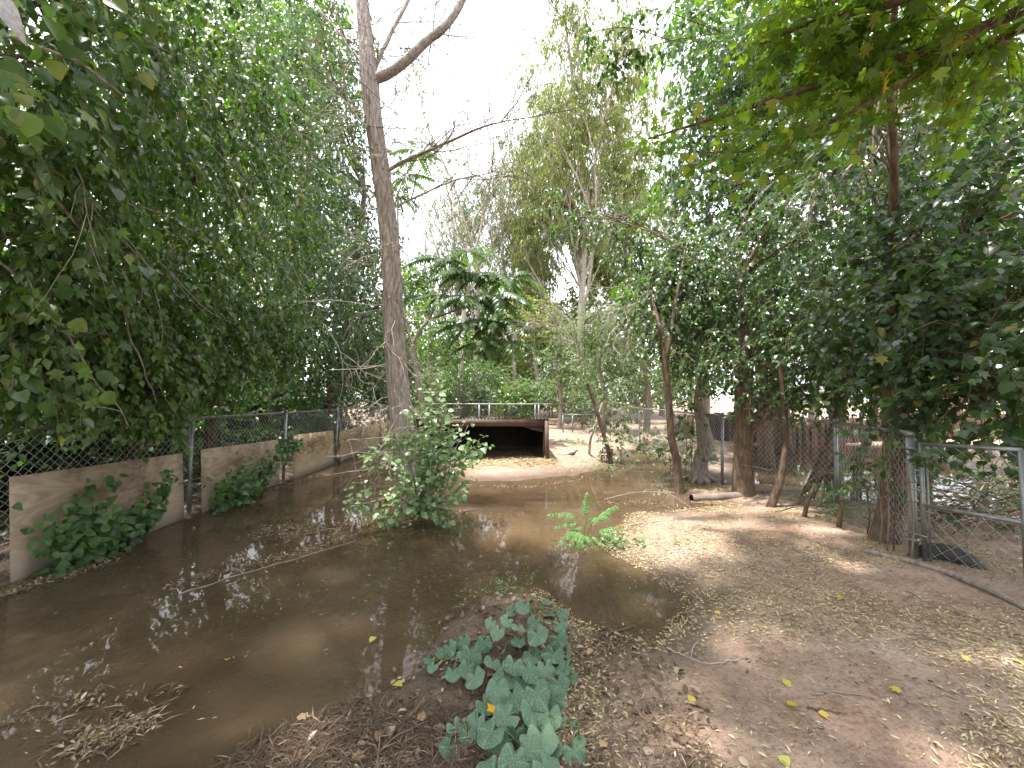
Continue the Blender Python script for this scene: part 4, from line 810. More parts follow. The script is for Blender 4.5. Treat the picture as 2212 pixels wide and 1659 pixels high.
spots = [(1350, 1390, .09), (1130, 1310, .085), (1185, 1325, .09), (1095, 1340, .07), (1160, 1370, .11), (1205, 1380, .1), (1045, 1390, .085), (1075, 1365, .08), (1000, 1385, .08), (1018, 1415, .10), (970, 1400, .08), (1010, 1445, .085), (935, 1440, .055), (950, 1410, .05), (925, 1425, .05), (978, 1455, .07), (1025, 1462, .095),
         (1090, 1400, .085), (1120, 1385, .075), (1150, 1415, .10), (1195, 1410, .11), (1065, 1430, .09), (1110, 1435, .10), (1145, 1450, .09), (1180, 1445, .09), (1220, 1440, .09), (1090, 1465, .10), (1130, 1475, .105), (1165, 1480, .10), (1205, 1475, .10), (1235, 1460, .08), (1075, 1490, .12), (1108, 1505, .13), (1160, 1500, .13), (1195, 1510, .12),
         (1050, 1520, .115), (1095, 1545, .13), (1150, 1535, .14), (1185, 1545, .13), (1028, 1555, .10), (985, 1570, .10), (1060, 1580, .13), (1115, 1590, .12), (1170, 1590, .15), (1140, 1620, .13), (1190, 1615, .10), (1010, 1590, .085), (970, 1615, .09), (1075, 1625, .15), (1110, 1645, .13), (1180, 1655, .12), (1060, 1670, .14), (1140, 1690, .13),
         (1225, 1565, .095), (1250, 1580, .085), (1240, 1625, .10), (1255, 1600, .05), (1100, 1700, .12)]
spots = spots[1:] + [(1105, 1320, .06), (1155, 1345, .08), (1210, 1350, .08), (1060, 1345, .06), (1180, 1300, .06), (1215, 1325, .07), (1120, 1355, .08), (1030, 1400, .07), (1230, 1410, .08), (1000, 1415, .07)]; gpath = [gnd(x, y) for x, y in ((1100, 1760), (1125, 1640), (1135, 1540), (1140, 1450), (1150, 1370), (1140, 1310))]
vp = curve_pts(gpath, 60); vp[:, 2] = H(vp[:, 0], vp[:, 1]) + .012; g = Geo(); g.tube(vp, .008, 6); g.build('runner', M['stem_green'], root, smooth=True)
for pts in (((1135, 1540), (1060, 1545), (990, 1580), (975, 1612)), ((1140, 1450), (1060, 1440), (990, 1430), (935, 1432)), ((1150, 1400), (1080, 1380), (1000, 1395)), ((1125, 1640), (1200, 1600), (1245, 1590), (1250, 1625)), ((1145, 1420), (1200, 1440), (1235, 1460))):
    q_ = curve_pts([gnd(*a_) for a_ in pts], 24); q_[:, 2] = np.maximum(H(q_[:, 0], q_[:, 1]), 0) + .01; g = Geo(); g.tube(q_, .006, 6); g.build('runner', M['stem_green'], root, smooth=True); vp = np.vstack((vp, q_))
for (x, y, s) in spots:
    lift = rng.uniform(.04, .14) if abs(x - 1130) < 90 else rng.uniform(.03, .08); p = gnd(x, y, lift); k = int(np.argmin(np.linalg.norm(vp[:, :2] - p[:2] - (0, .05), axis=1))); v = vp[k]
    g = Geo(); mid_ = (v + p) / 2 + (0, 0, .03); g.tube(curve_pts([v, mid_, p + (0, 0, -.008)], 7), np.linspace(.004, .0028, 7), 5, False); pet = g.build('petiole', M['stem_green'], root, smooth=True)
    out = norm(np.array((p[0] - v[0], p[1] - v[1] - .12, 0)) + rng.normal(0, .08, 3)); nr = norm(np.array((0, -.22, .95)) + rng.normal(0, .33, 3) + out * .3); o_ = norm(out - nr * float(out @ nr)); leaf_obj('leaf', sqm[int(rng.integers(4))], pet, p, o_, nr, s * (1.08 if y < 1480 else .84))
fp = gnd(1066, 1545, .05); g = Geo()
for k in range(5):
    a = k * 2 * math.pi / 5; d = np.array((math.cos(a) * .5, math.sin(a) * .5, .8)); g.leaves(fp[None], d[None], np.array([(-math.cos(a), -math.sin(a), .4)]), .052, L_OVATE)
g.build('flower', M['flower'], root, label='single orange-yellow squash flower')
# low weeds beside the vine
for (x, y, lab, sd, hgt) in ((1090, 1290, 'thin grassy weed in the shallows just behind the squash vine', 1, .16), (1320, 1178, 'small clover-like weed patch beside the bright seedling', 2, .06), (1400, 1190, 'sparse low weed on the dirt right of the seedling', 3, .03), (1320, 985 + 30, 'little green weed at the waterline by the leaning pole', 4, .12), (1230, 965, 'low green tuft on the bare dirt beside the shed wall', 6, .12)):
    rng = np.random.default_rng(sd); b = gnd(x, y); root = thing('weed', lab, 'weed', (b[0], b[1], 0)); n = 26 if hgt > .05 else 14; w = .12 if sd != 1 else .16; w = w * max(1, b[1] / 5)
    st = np.stack((b[0] + rng.normal(0, w, n), b[1] + rng.normal(0, w * .6, n), np.zeros(n)), -1); st[:, 2] = np.maximum(H(st[:, 0], st[:, 1]), -.02); gl, gt = Geo(), Geo(); sprays(gl, gt, st, rng.normal(0, .5, (n, 3)) + (0, 0, 1), hgt * 1.4, 5, L_OVATE if sd != 1 else L_SLIM, .035 if sd != 6 else .06, rng, .0, 2, .1, .0015)
    gt.build('stalks', M['stem_green'], root); gl.build('foliage', M['leaf_shrub'], root)

# ------------------------------------------------------------------ trees of the left side
SP_L = dict(tpl=[L_OVATE, L_OV4], leaf=.08, len=.5, K=8, mul=1.45, droop=.32, lpn=2, ldroop=.75, face=(.7, -.4, 0), lr=.04)
def V3(*a): return np.array(a, float)
t1 = tree('mulberry_tree', 'nearest leafy tree overhanging the long fence, large drooping leaves', 'tree',
     [([V3(-5.0, 2.3, -.1), V3(-4.9, 2.4, 1.2), V3(-4.6, 2.3, 2.6), V3(-4.2, 2.1, 4.2)], [.13, .11, .09, .05]), ([V3(-5.2, 3.4, -.1), V3(-5.1, 3.4, 1.5), V3(-4.7, 3.5, 3.2), V3(-4.4, 3.6, 4.6)], [.10, .09, .07, .04])],
     [B(40, 120, 2.3, .62, 46), B(150, 20, 2.6, .7, 52), B(20, 330, 2.6, .6, 52), B(170, 230, 3.0, .7, 60), B(60, 520, 2.75, .6, 58), B(40, 670, 2.9, .5, 58), B(60, 770, 2.95, .38, 44), B(190, 430, 3.3, .7, 64), B(200, 620, 3.5, .65, 62), B(190, 690, 3.5, .48, 56), B(150, 780, 3.5, .25, 30),
      B(290, 80, 3.6, .8, 62), B(310, 280, 3.9, .8, 64), B(-80, 300, 2.6, .7, 50), B(-80, 600, 2.8, .7, 50), (-5.0, 3.2, 2.2, .7, 1.0, .9, 90), (-4.9, 3.4, 3.8, .8, 1.0, 1.0, 100), (-3.6, 2.0, 4.8, 1.1, 1.0, .6, 70), (-3.4, 3.2, 5.8, .9, .9, .5, 70), (-3.6, .8, 5.2, 1.2, 1.0, .6, 80), (-4.6, 1.2, 4.6, 1.2, 1.0, .8, 70), (-6.4, 3.0, 4.6, 1.3, 1.6, 1.2, 110)], SP_L, ('leaf_mid', 'bark_brown', 'twig'), seed=41)  # high clumps out of view are added to keep sun off the water
rng = np.random.default_rng(14); lms = [geo_of(t).mesh('leaf', M['leaf_near'], smooth=True) for t in (L_OVATE_HI, L_ROUND_HI, lobed(5, .3, True))]
for k in range(290):               # the leaves nearest the lens, one by one
    x, y = rng.uniform(-10, 330), rng.uniform(-10, 300); Y = 1.75 + .0022 * x + rng.uniform(-.15, .4)
    if rng.random() < .45: x, y, Y = rng.uniform(0, 260), rng.uniform(300, 870), rng.uniform(2.4, 2.75) + .0012 * x
    leaf_obj('leaf', lms[int(rng.integers(3))], t1, at(x, y, Y), norm(np.array((.35, .1, -.85)) + rng.normal(0, .3, 3)), norm(np.array((.5, -.5, .6)) + rng.normal(0, .4, 3)), rng.uniform(.06, .125))
gd = geo_of((L_OVATE_HI[0] * np.array((.8, 1, 1.8)), L_OVATE_HI[1])); od = leaf_obj('dry_leaf', gd.mesh('dry_leaf', M['plastic'], smooth=True), t1, at(8, 0, 1.6), (.35, 0, -.85), (.3, -.8, .3), .15); od['label'] = 'pale grey dried leaf hanging among the green ones'
g = Geo()
for pts in (((-120, 60, 2.2), (60, 90, 2.1), (200, 160, 2.1), (330, 260, 2.4)), ((-100, 300, 2.5), (60, 340, 2.5), (180, 420, 2.7), (300, 560, 3.0)), ((-60, 520, 2.6), (80, 640, 2.7), (190, 790, 2.9), (280, 920, 3.2)), ((230, 420, 3.0), (420, 500, 4.0), (560, 600, 5.2)), ((150, 30, 2.3), (360, 110, 2.9), (560, 260, 4.0), (680, 420, 5.0)), ((20, 300, 2.4), (210, 560, 2.9), (300, 760, 3.3), (340, 870, 3.6)), ((0, 780, 2.7), (130, 860, 2.9), (260, 890, 3.2))):
    p = curve_pts([at(*q) for q in pts], 22) ; p += fbm(p * 5, 2)[:, None] * .02; g.tube(p, np.linspace(.012, .004, 22), 6, False)
g.build('bough', M['bark_grey'], t1, smooth=True)
SP_L2 = dict(SP_L, leaf=.084, tpl=[L_OVATE, L_OV4], len=.48)
tree('vine_draped_tree', 'vine-draped tree whose boughs hang over the middle of the long fence', 'tree',
     [([V3(-5.3, 5.3, -.1), V3(-5.2, 5.4, 1.5), V3(-4.9, 5.5, 3.4), V3(-4.6, 5.6, 5.4)], [.14, .12, .09, .05]), ([V3(-5.2, 6.6, -.1), V3(-5.0, 6.5, 1.6), V3(-4.8, 6.6, 3.5), V3(-4.7, 6.8, 5.6)], [.10, .09, .07, .04])],
     [B(420, 60, 4.3, .8, 62), B(480, 220, 4.8, .85, 66), B(420, 380, 4.6, .75, 64), B(520, 420, 5.4, .8, 66), B(340, 520, 4.2, .7, 62), B(450, 580, 5.0, .7, 64), B(560, 640, 6.0, .8, 70), B(350, 640, 4.2, .6, 66), B(310, 750, 3.95, .45, 54), B(295, 800, 3.8, .25, 30), B(320, 850, 3.85, .18, 20), B(340, 880, 3.95, .1, 8), B(430, 700, 4.7, .6, 66), B(430, 750, 4.7, .38, 44), B(490, 800, 4.9, .22, 18), B(560, 250, 5.8, .85, 62), B(620, 500, 6.6, .8, 66), B(540, 710, 5.6, .6, 62), B(620, 710, 6.6, .65, 62), B(570, 750, 5.9, .38, 34), B(620, 100, 6.4, .9, 70), (-5.3, 5.6, 2.4, .7, 1.3, 1.1, 110), (-5.2, 6.2, 4.0, .8, 1.2, 1.0, 100), (-6.6, 6.0, 5.0, 1.4, 1.8, 1.2, 120), B(380, 200, 4.4, .8, 70), B(540, 80, 5.4, .9, 70), B(640, 330, 6.6, .8, 60)], SP_L2, ('leaf_mid', 'bark_brown', 'twig'), seed=42)
SP_L3 = dict(SP_L, leaf=.095, tpl=[L_OV4], len=.5, K=7, mul=1.35, face=(.5, -.5, 0))
tree('dark_leafy_tree', 'dark leafy tree behind the far half of the long fence', 'tree',
     [([V3(-5.4, 8.6, -.1), V3(-5.3, 8.7, 2.0), V3(-5.1, 8.8, 4.5), V3(-4.8, 8.9, 7.5)], [.15, .13, .10, .06]), ([V3(-5.0, 10.6, -.1), V3(-5.0, 10.6, 2), V3(-4.9, 10.7, 4.2)], [.09, .08, .05])],
     [B(640, 230, 7.4, 1.0, 62), B(700, 60, 8.2, 1.1, 60), B(690, 330, 8.2, .9, 56), B(650, 420, 7.6, .8, 54), B(680, 560, 8.0, .9, 70), B(740, 620, 8.8, .85, 66), B(690, 700, 8.2, .8, 70), B(760, 720, 9.2, .8, 70), B(650, 770, 7.9, .65, 60), B(730, 770, 8.8, .65, 64), B(790, 760, 9.8, .65, 64), B(800, 800, 9.6, .36, 34), B(700, 800, 8.8, .3, 26), B(770, 560, 10, .8, 46), B(740, 480, 9.5, .7, 30), B(800, 680, 10.4, .7, 50), (-5.6, 9.3, 2.6, .8, 1.8, 1.3, 130), (-5.5, 8.8, 5.0, 1.0, 1.4, 1.4, 100), (-6.8, 9.5, 5.0, 1.4, 2.0, 1.4, 120), B(640, 100, 7.6, 1.0, 80), B(720, 200, 8.6, .8, 54)], SP_L3, ('leaf_dark', 'bark_brown', 'twig'), seed=43)
SP_FAR = dict(tpl=[L_OV2], mul=1.3, leaf=.13, len=.8, K=6, droop=.2, lpn=2, ldroop=.4, tw=.008, lr=.07)
tree('dense_tree', 'dense small-leaved dark tree against the sky left of the big trunk', 'tree', [([V3(-6.2, 13.5, 0), V3(-6, 13.6, 3), V3(-5.6, 13.6, 6), V3(-5.3, 13.6, 9)], [.2, .16, .12, .07])],
     [B(700, 200, 13, 1.3, 70), B(640, 200, 12.6, 1.4, 80), B(700, 330, 13, 1.1, 60), B(780, 300, 13.4, .8, 30), B(700, 450, 13, 1.0, 66), B(760, 420, 13.4, .9, 48), B(650, 330, 13, 1.3, 60), B(740, 520, 13, 1.1, 64), B(800, 520, 13.5, .9, 44), B(810, 620, 13.6, 1.0, 60), B(800, 720, 13.4, 1.1, 80), B(830, 800, 13.6, 1.0, 80), B(720, 650, 13, 1.3, 80), B(620, 100, 13, 1.8, 70), B(730, 150, 13.6, 1.2, 40), B(850, 850, 13.8, .8, 50), B(560, 300, 12.5, 1.6, 60)], dict(SP_FAR, leaf=.17), ('leaf_dark', 'bark_brown', 'twig'), seed=44)
# dark thicket behind the fence
rng = np.random.default_rng(50); gl, gt = Geo(), Geo(); root = thing('thicket', 'dark tangled undergrowth behind the long fence', 'undergrowth', (-5.6, 6, 0)); root['kind'] = 'stuff'
n = 1300; st = np.stack((rng.uniform(-6.5, -4.6, n), rng.uniform(1.2, 15, n), rng.uniform(.02, 1.9, n)), -1); sprays(gl, gt, st, rng.normal(0, 1, (n, 3)) + (0.2, 0, .3), .6, 6, L_OV4, .10, rng, .1, 2, .4, .005)
for k in range(40): grow(gt, (rng.uniform(-5.6, -4.4), rng.uniform(2, 13), rng.uniform(.0, 1.2)), norm(rng.normal(size=3) * (.6, 1.2, .4)), rng.uniform(.6, 1.4), .012, 1, rng, (2, 4), .6, -.1, .25, 4)
gt.build('brushwood', M['twig'], root, kind='stuff'); gl.build('foliage', M['leaf_dark'], root, kind='stuff')
for k, (x, y, lab) in enumerate(((-6.3, 2.4, 'dark bush behind the long fence, nearest the camera'), (-6.6, 4.2, 'dark bush behind the gap beside the nearest plywood sheet'), (-6.2, 6.0, 'dark bush behind the second plywood sheet'), (-6.6, 7.9, 'dark bush behind the swirly-grained plywood sheet'), (-6.3, 10.0, 'dark bush behind the long tan plywood sheet'), (-6.6, 12.4, 'dark bush behind the far end of the long fence'), (-9.0, 3.5, 'deep shaded bush farther back behind the nearest bush'), (-9.2, 7, 'deep shaded bush farther back behind the middle of the fence'), (-9.0, 11, 'deep shaded bush farther back near the fence end'))):
    r_ = np.random.default_rng(700 + k); h_ = 1.75 if x > -8 else 3.2
    tree('undergrowth_bush', lab, 'bush', [([V3(x, y, -.1), V3(x, y, h_ * .5), V3(x + .1, y, h_ * .9)], [.05, .04, .02])], [(x + r_.uniform(-.5, .5), y + r_.uniform(-.8, .8), h_ * r_.uniform(.15, .85), .8, .85, .55, 60) for q_ in range(8)], dict(tpl=[L_OV2], leaf=.19, len=.6, K=6, droop=.1, lpn=2, ldroop=.4, twigs=False, lr=.02), ('leaf_dark', 'bark_brown', 'twig'), 'bushes behind the long fence', seed=700 + k, tubes_detail=8)
root = thing('dead_branch', 'pale bare dead twigs dangling over the long fence top', 'branch', at(745, 880, 6.3)); g = Geo()
for pts in (((700, 700, 6.6), (735, 760, 6.4), (740, 830, 6.3), (728, 880, 6.3)), ((735, 770, 6.4), (760, 810, 6.3), (752, 850, 6.3), (725, 885, 6.3)), ((735, 760, 6.4), (775, 790, 6.3), (800, 830, 6.3)), ((728, 880, 6.3), (736, 920, 6.3), (732, 960, 6.3))): g.tube(curve_pts([at(*q) for q in pts], 14), np.linspace(.008, .003, 14), 5)
g.build('twig', M['twig_pale'], root)

# ------------------------------------------------------------------ trees of the right side
SP_R = dict(tpl=[L_LOBED, L_ROUND, L_OVATE], leaf=.08, len=.48, K=7, mul=1.4, droop=.22, lpn=2, ldroop=.5, face=(-.6, -.4, 0), lr=.035)
b = gnd(1922, 1188, .1)
tree('mulberry_tree', 'reddish-brown trunk and dark drooping foliage next to the gate post', 'tree',
     [([V3(b[0], b[1] + .1, -.05), at(1928, 1090, b[1] + .1), at(1936, 960, b[1] + .1), at(1932, 830, b[1] + .1), at(1932, 700, b[1] + .15), at(1925, 580, b[1] + .3)], [.115, .098, .094, .088, .06, .025])],
     [B(2120, 640, 3.1, .6, 52), B(2160, 800, 2.95, .5, 46), B(1990, 660, 3.6, .6, 54), B(2060, 520, 3.5, .65, 46), B(2190, 460, 3.1, .6, 44), B(1930, 560, 4.0, .6, 40), B(2030, 770, 3.4, .42, 44), B(1960, 760, 3.6, .32, 26), B(2200, 700, 2.8, .5, 40), B(1890, 680, 4.0, .5, 44), B(2110, 350, 3.6, .7, 30), B(2250, 250, 3.2, .8, 36), B(1880, 400, 4.2, .7, 34), B(2280, 550, 3.0, .8, 56), B(2130, 870, 3.0, .28, 24), (3.9, 3.9, 4.4, 1.2, 1.0, .8, 50), (2.6, 2.0, 5.6, 1.3, 1.2, .6, 50)], SP_R, ('leaf_dark', 'bark_brown', 'twig'), seed=61)  # last clump sits above the frame, added to shade the near bank
b = gnd(1605, 1062, .1)
tree('stout_tree', 'smooth stout brown trunk standing inside the right fence above the pipe', 'tree',
     [([V3(b[0], b[1], -.05), at(1606, 1000, b[1]), at(1608, 930, b[1]), at(1608, 860, b[1]), at(1607, 780, b[1] + .05), at(1604, 690, b[1] + .1), at(1602, 600, b[1] + .15)], [.15, .128, .122, .12, .11, .07, .03])],
     [B(1700, 700, 5.3, .7, 62), B(1800, 760, 4.8, .55, 52), B(1650, 560, 5.6, .75, 60), B(1760, 600, 5.2, .7, 58), B(1720, 820, 5.2, .45, 44), B(1640, 780, 5.3, .5, 48), B(1590, 680, 5.9, .65, 56), B(1800, 820, 4.7, .3, 22), B(1840, 640, 4.8, .6, 46), B(1700, 440, 5.8, .75, 48), B(1800, 480, 5.2, .7, 46), B(1560, 560, 6.2, .6, 44), B(1570, 790, 5.8, .4, 34), B(1850, 830, 4.5, .2, 10), B(1660, 830, 5.2, .22, 12)], dict(SP_R, leaf=.075, tpl=[L_OVATE, L_OV4]), ('leaf_dark', 'bark_brown', 'twig'), seed=62)
tree('tall_leafy_tree', 'tall leafy tree filling the top right sky behind the stout trunk', 'tree',
     [([V3(5.4, 8.2, -.05), V3(5.3, 8.2, 2.5), V3(5.15, 8.1, 3.6), V3(5.2, 8.0, 4.6)], [.14, .11, .07, .03]), ([V3(6.3, 7.6, -.05), V3(6.4, 7.4, 2.5), V3(6.6, 7.2, 5)], [.14, .12, .06])],
     [B(1560, 100, 8.2, 1.0, 50), B(1640, 220, 7.8, 1.0, 74), B(1540, 200, 8.2, .8, 50), B(1600, 380, 7.6, .9, 66), B(1680, 320, 7.4, .9, 60), B(1720, 80, 7.4, 1.0, 60), B(1740, 260, 7.2, 1.0, 60), B(1840, 160, 7, 1.0, 46), B(1850, 330, 6.8, .9, 40), B(1960, 420, 6.8, .9, 30), B(1800, 20, 7, 1.0, 50), B(1980, 560, 7, .9, 34), B(2080, 640, 6.6, .9, 36), B(1540, 430, 8, .7, 36), B(1480, 330, 8.4, .5, 20), B(1900, 760, 7.2, .8, 40), B(2080, 230, 6.6, .9, 22), B(2180, 120, 6.2, .9, 22), B(1650, 640, 8, 1.0, 60), B(1800, 690, 7.6, .9, 50), B(1500, 40, 8.4, .7, 26)], dict(SP_R, leaf=.13, len=.6, tpl=[L_OV4], tw=.006, mul=1.6), ('leaf_dark', 'bark_brown', 'twig'), seed=63)
b = gnd(1468, 1062, .02)
tree('crooked_tree', 'thin crooked brown trunk leaning over the narrow end of the water', 'tree',
     [([V3(b[0], b[1], -.1), at(1462, 1000, b[1]), at(1450, 940, b[1]), at(1445, 870, b[1]), at(1438, 800, b[1]), at(1432, 740, b[1]), at(1420, 690, b[1]), at(1400, 610, b[1] + .3)], [.07, .058, .053, .048, .045, .04, .026, .012]), ([at(1437, 770, b[1]), at(1448, 730, b[1]), at(1462, 640, b[1] + .1), at(1480, 540, b[1] + .3)], [.035, .032, .025, .015])],
     [B(1405, 640, 6.6, .45, 36), B(1430, 700, 6.2, .35, 28), B(1450, 600, 6.4, .45, 34), B(1500, 560, 6.6, .5, 36), B(1560, 640, 6.4, .5, 36), B(1480, 640, 6.5, .5, 34), B(1530, 720, 6.4, .5, 40), B(1420, 590, 7, .45, 26), B(1480, 740, 6.6, .4, 30), B(1530, 620, 6.8, .5, 34), B(1400, 500, 7.2, .45, 24), B(1300, 470, 7.2, .42, 22), B(1220, 470, 7.0, .35, 18), B(1460, 530, 7.2, .5, 28), B(1350, 530, 7.4, .35, 18)], dict(SP_R, leaf=.082, len=.42, tpl=[L_OVATE, L_OV4], lr=.012), ('leaf_dark', 'bark_brown', 'twig'), seed=64)
b = gnd(1512, 1034, .02); root = thing('dead_stump', 'broken-topped gnarled grey stump trunk beside the right fence', 'stump', (b[0], b[1], -.05))
g = bark_tube([V3(b[0], b[1], -.1), at(1512, 1000, b[1]), at(1524, 960, b[1]), at(1516, 910, b[1]), at(1512, 860, b[1]), at(1516, 815, b[1])], [.16, .115, .13, .105, .095, .07], 32, 90, .011, 7, 18, flare=.55, seed=31.); V = g.V[0]; n1 = 32
V[89 * 32:90 * 32, 2] += np.abs(vnoise(V[89 * 32:90 * 32] * 30)) * .12; V[-1, 2] -= .05; g.build('trunk', M['bark_grey'], root, smooth=True)
g = Geo()
for a in (-2.4, -1.6, -.8, 0., 2.8): e = np.array((math.cos(a), math.sin(a), 0)); g.tube(curve_pts([V3(b[0], b[1], .10) + e * .08, V3(b[0], b[1], .04) + e * .2, V3(b[0], b[1], -.03) + e * .36], 7), np.linspace(.05, .015, 7), 7)
g.build('root_flare', M['bark_grey'], root, smooth=True)
def pole(name, label, cat, pts, r0, r1, mat, n=24, grp=None):
    p = curve_pts(pts, n); g = Geo(); p[1:-1] += fbm(p[1:-1] * 7, 2)[:, None] * .012; g = bark_tube(p, [r0, (r0 + r1) / 2, r1], 14, 50, r0 * .08, seed=float(p[0, 0]) * 5, flare=.2); o = g.build(name, M[mat], smooth=True, origin=tuple(p[0])); tag(o, label, cat, grp); return o
pole('leaning_pole', 'slim dead brown pole leaning left, vine leaves around it', 'pole', [gnd(1324, 1003) - (0, 0, .1), at(1308, 950, 8.5), at(1290, 890, 8.5), at(1268, 826, 8.5)], .045, .035, 'bark_brown')
pole('leaning_pole', 'short grey forked stick standing beside the vine-covered pole', 'pole', [gnd(1272, 982) - (0, 0, .1), at(1276, 950, 9.2), at(1292, 900, 9.2), at(1302, 870, 9.2)], .032, .02, 'bark_pale')
pole('young_trunk', 'slender young trunk curving up just left of the fence post', 'tree', [gnd(1662, 1085, .12) - (0, 0, .1), at(1688, 1030, 4.95), at(1698, 960, 4.95), at(1694, 880, 4.95), at(1686, 780, 4.95)], .045, .03, 'bark_brown')
pole('cut_stub', 'short cut stub of a sapling sticking up from the bank', 'stump', [gnd(1736, 1108, .14) - (0, 0, .08), at(1746, 1080, 4.4), at(1762, 1048, 4.4)], .022, .019, 'bark_brown')
pole('cut_stub', 'stubby root end at the foot of the right fence post', 'stump', [gnd(1812, 1130, .16) - (0, 0, .06), at(1816, 1112, 4.0), at(1820, 1090, 4.0)], .02, .018, 'bark_brown')
pole('slanting_trunk', 'slanting trunk behind the fence post, leaning right', 'tree', [gnd(1735, 1075, .08) - (0, 0, .1), at(1765, 1030, 5.2), at(1790, 970, 5.2), at(1812, 900, 5.2), at(1835, 800, 5.2)], .075, .055, 'bark_brown')
pole('slanting_trunk', 'upright trunk directly behind the leaning fence post', 'tree', [gnd(1800, 1060, .05) - (0, 0, .1), at(1800, 990, 5.8), at(1806, 900, 5.8), at(1800, 780, 5.8)], .11, .08, 'bark_brown')
pole('slanting_trunk', 'curved slim trunk between fence post and reddish trunk', 'tree', [gnd(1848, 1075, .1) - (0, 0, .1), at(1856, 1010, 4.9), at(1880, 930, 4.9), at(1892, 830, 4.9)], .055, .045, 'bark_brown')
pole('slanting_trunk', 'thick dark trunk slanting right behind the gate', 'tree', [gnd(1975, 1075, .08) - (0, 0, .1), at(1985, 1000, 5.), at(2012, 940, 5.), at(2050, 850, 5.), at(2080, 720, 5.)], .15, .11, 'bark_brown')
pole('fallen_pole', 'thin dark fallen pole on the dirt below the gate', 'pole', [gnd(1880, 1195, .16), gnd(2010, 1225, .17), gnd(2120, 1268, .17), gnd(2230, 1320, .16)], .022, .016, 'bark_grey')
# creeper leaves on the leaning pole and in the shade below the trees
def creeper(label, blobs, seed, mat='leaf_mid', leaf=.08, name='creeper', tpl=None):
    rng = np.random.default_rng(seed); c0 = np.mean([b[:3] for b in blobs], 0); root = thing(name, label, 'creeper', (c0[0], c0[1], 0.)); gl, gt = Geo(), Geo()
    for b in blobs:
        st, dr = in_blob(b[:3], b[3:6], b[6], rng); sprays(gl, gt, st, dr + rng.normal(0, .5, (b[6], 3)) + (0, 0, .3), .3, 6, tpl or [L_OVATE, L_ROUND], leaf, rng, .2, 2, .5, .003)
        gt.tube(curve_pts([V3(b[0], b[1], max(0, Hs(b[0], b[1]))), V3(b[0] + .03, b[1], b[2] * .5), V3(*b[:3])], 8), .006, 4)
    gt.build('vine_stems', M['twig'], root); gl.build('foliage', M[mat], root)
creeper('leafy creeper climbing the leaning pole by the water', [B(1320, 960, 8.6, .22, 22, rz=.4), B(1305, 890, 8.7, .2, 18, rz=.4), B(1340, 900, 8.9, .3, 24), B(1315, 830, 8.7, .3, 20)], 71, 'leaf_grey', .075)
creeper('hanging green vine between crooked trunk and broken stump', [B(1490, 930, 6.9, .14, 16, rz=.45), B(1478, 880, 7.0, .2, 14), B(1445, 980, 7.4, .15, 8), B(1490, 800, 7., .3, 20)], 72, 'leaf_mid', .07)
creeper('dark vine clinging to the reddish trunk by the gate', [B(1908, 950, 3.35, .08, 5, rz=.15), B(1895, 1030, 3.5, .1, 5), B(1920, 900, 3.35, .1, 6), B(1870, 1040, 3.8, .18, 8), B(1960, 1000, 3.1, .05, 2)], 73, 'leaf_dark', .07, tpl=[L_LOBED, L_OVATE])
creeper('low weeds along the base of the right fence, far end', [B(1400, 950, 10.5, .5, 30, rz=.25), B(1450, 975, 8.8, .4, 24, rz=.2), B(1350, 945, 12, .6, 26, rz=.3), B(1500, 960, 8.5, .4, 20, rz=.3)], 74, 'leaf_grey', .09)
# brush heap behind the gate
rng = np.random.default_rng(81); root = thing('brush_heap', 'heap of dead brushwood lying in the pool behind the gate', 'brushwood', (5, 4.3, 0)); gt, gl = Geo(), Geo()
for k in range(150): grow(gt, (rng.uniform(4.0, 7.0), rng.uniform(3.6, 5.2), rng.uniform(.0, .5)), norm(rng.normal(size=3) * (1.4, .7, .35)), rng.uniform(.5, 1.3), .009, 1, rng, (2, 4), .6, 0, .2, 4)
n = 190; st = np.stack((rng.uniform(4., 7., n), rng.uniform(3.6, 5.2, n), rng.uniform(.05, .62, n)), -1); sprays(gl, gt, st, rng.normal(0, 1, (n, 3)) * (1, 1, .4), .45, 6, L_OVATE, .06, rng, .1, 2, .3, .003)
gt.build('dead_sticks', M['twig'], root, kind='stuff'); gl.build('dead_foliage', M['leaf_grey'], root, kind='stuff')

# overhanging bough with yellow-green lobed leaves (its tree stands beside the camera)
rng = np.random.default_rng(91); root = thing('overhanging_tree', 'yellow-green lobed leaves on a bough reaching in from the top right', 'tree', (3.4, .3, .1))
g = bark_tube([V3(3.4, .3, -.1), V3(3.4, .35, 1.6), V3(3.2, .6, 3.0), V3(2.7, 1.1, 4.2), V3(2.0, 1.0, 5.4)], [.17, .15, .13, .1, .05], 18, 60, .008, flare=.3); g.build('trunk', M['bark_brown'], root, smooth=True)
def bough(pts, r0, r1):
    p = curve_pts([at(*q) if len(q) == 3 and q[0] > 50 else V3(*q) for q in pts], 30); g = Geo(); g.tube(p, np.linspace(r0, r1, 30), 7, False); bo = g.build('bough', M['bark_brown'], root, smooth=True); p = p.copy(); BO.append(bo); return p
BO = []
b1 = bough([V3(3.1, .8, 3.2), (2120, 60, 2.0), (1900, 140, 2.2), (1700, 205, 2.35), (1560, 250, 2.5), (1400, 300, 2.6)], .035, .006); b2 = bough([(2120, 60, 2.0), (1950, 180, 2.1), (1800, 260, 2.2), (1660, 320, 2.3), (1510, 330, 2.35)], .02, .004)
b3 = bough([V3(3.1, .8, 3.3), (2000, -20, 1.9), (1850, 20, 2.1), (1720, 60, 2.2), (1640, 100, 2.4)], .025, .005); b4 = bough([(1900, 140, 2.2), (1800, 200, 2.2), (1720, 300, 2.2), (1660, 360, 2.2)], .012, .004); b5 = bough([V3(3.1, .8, 3.2), (2212, 60, 2.0), (2100, 110, 2.1), (1950, 130, 2.3)], .03, .01)
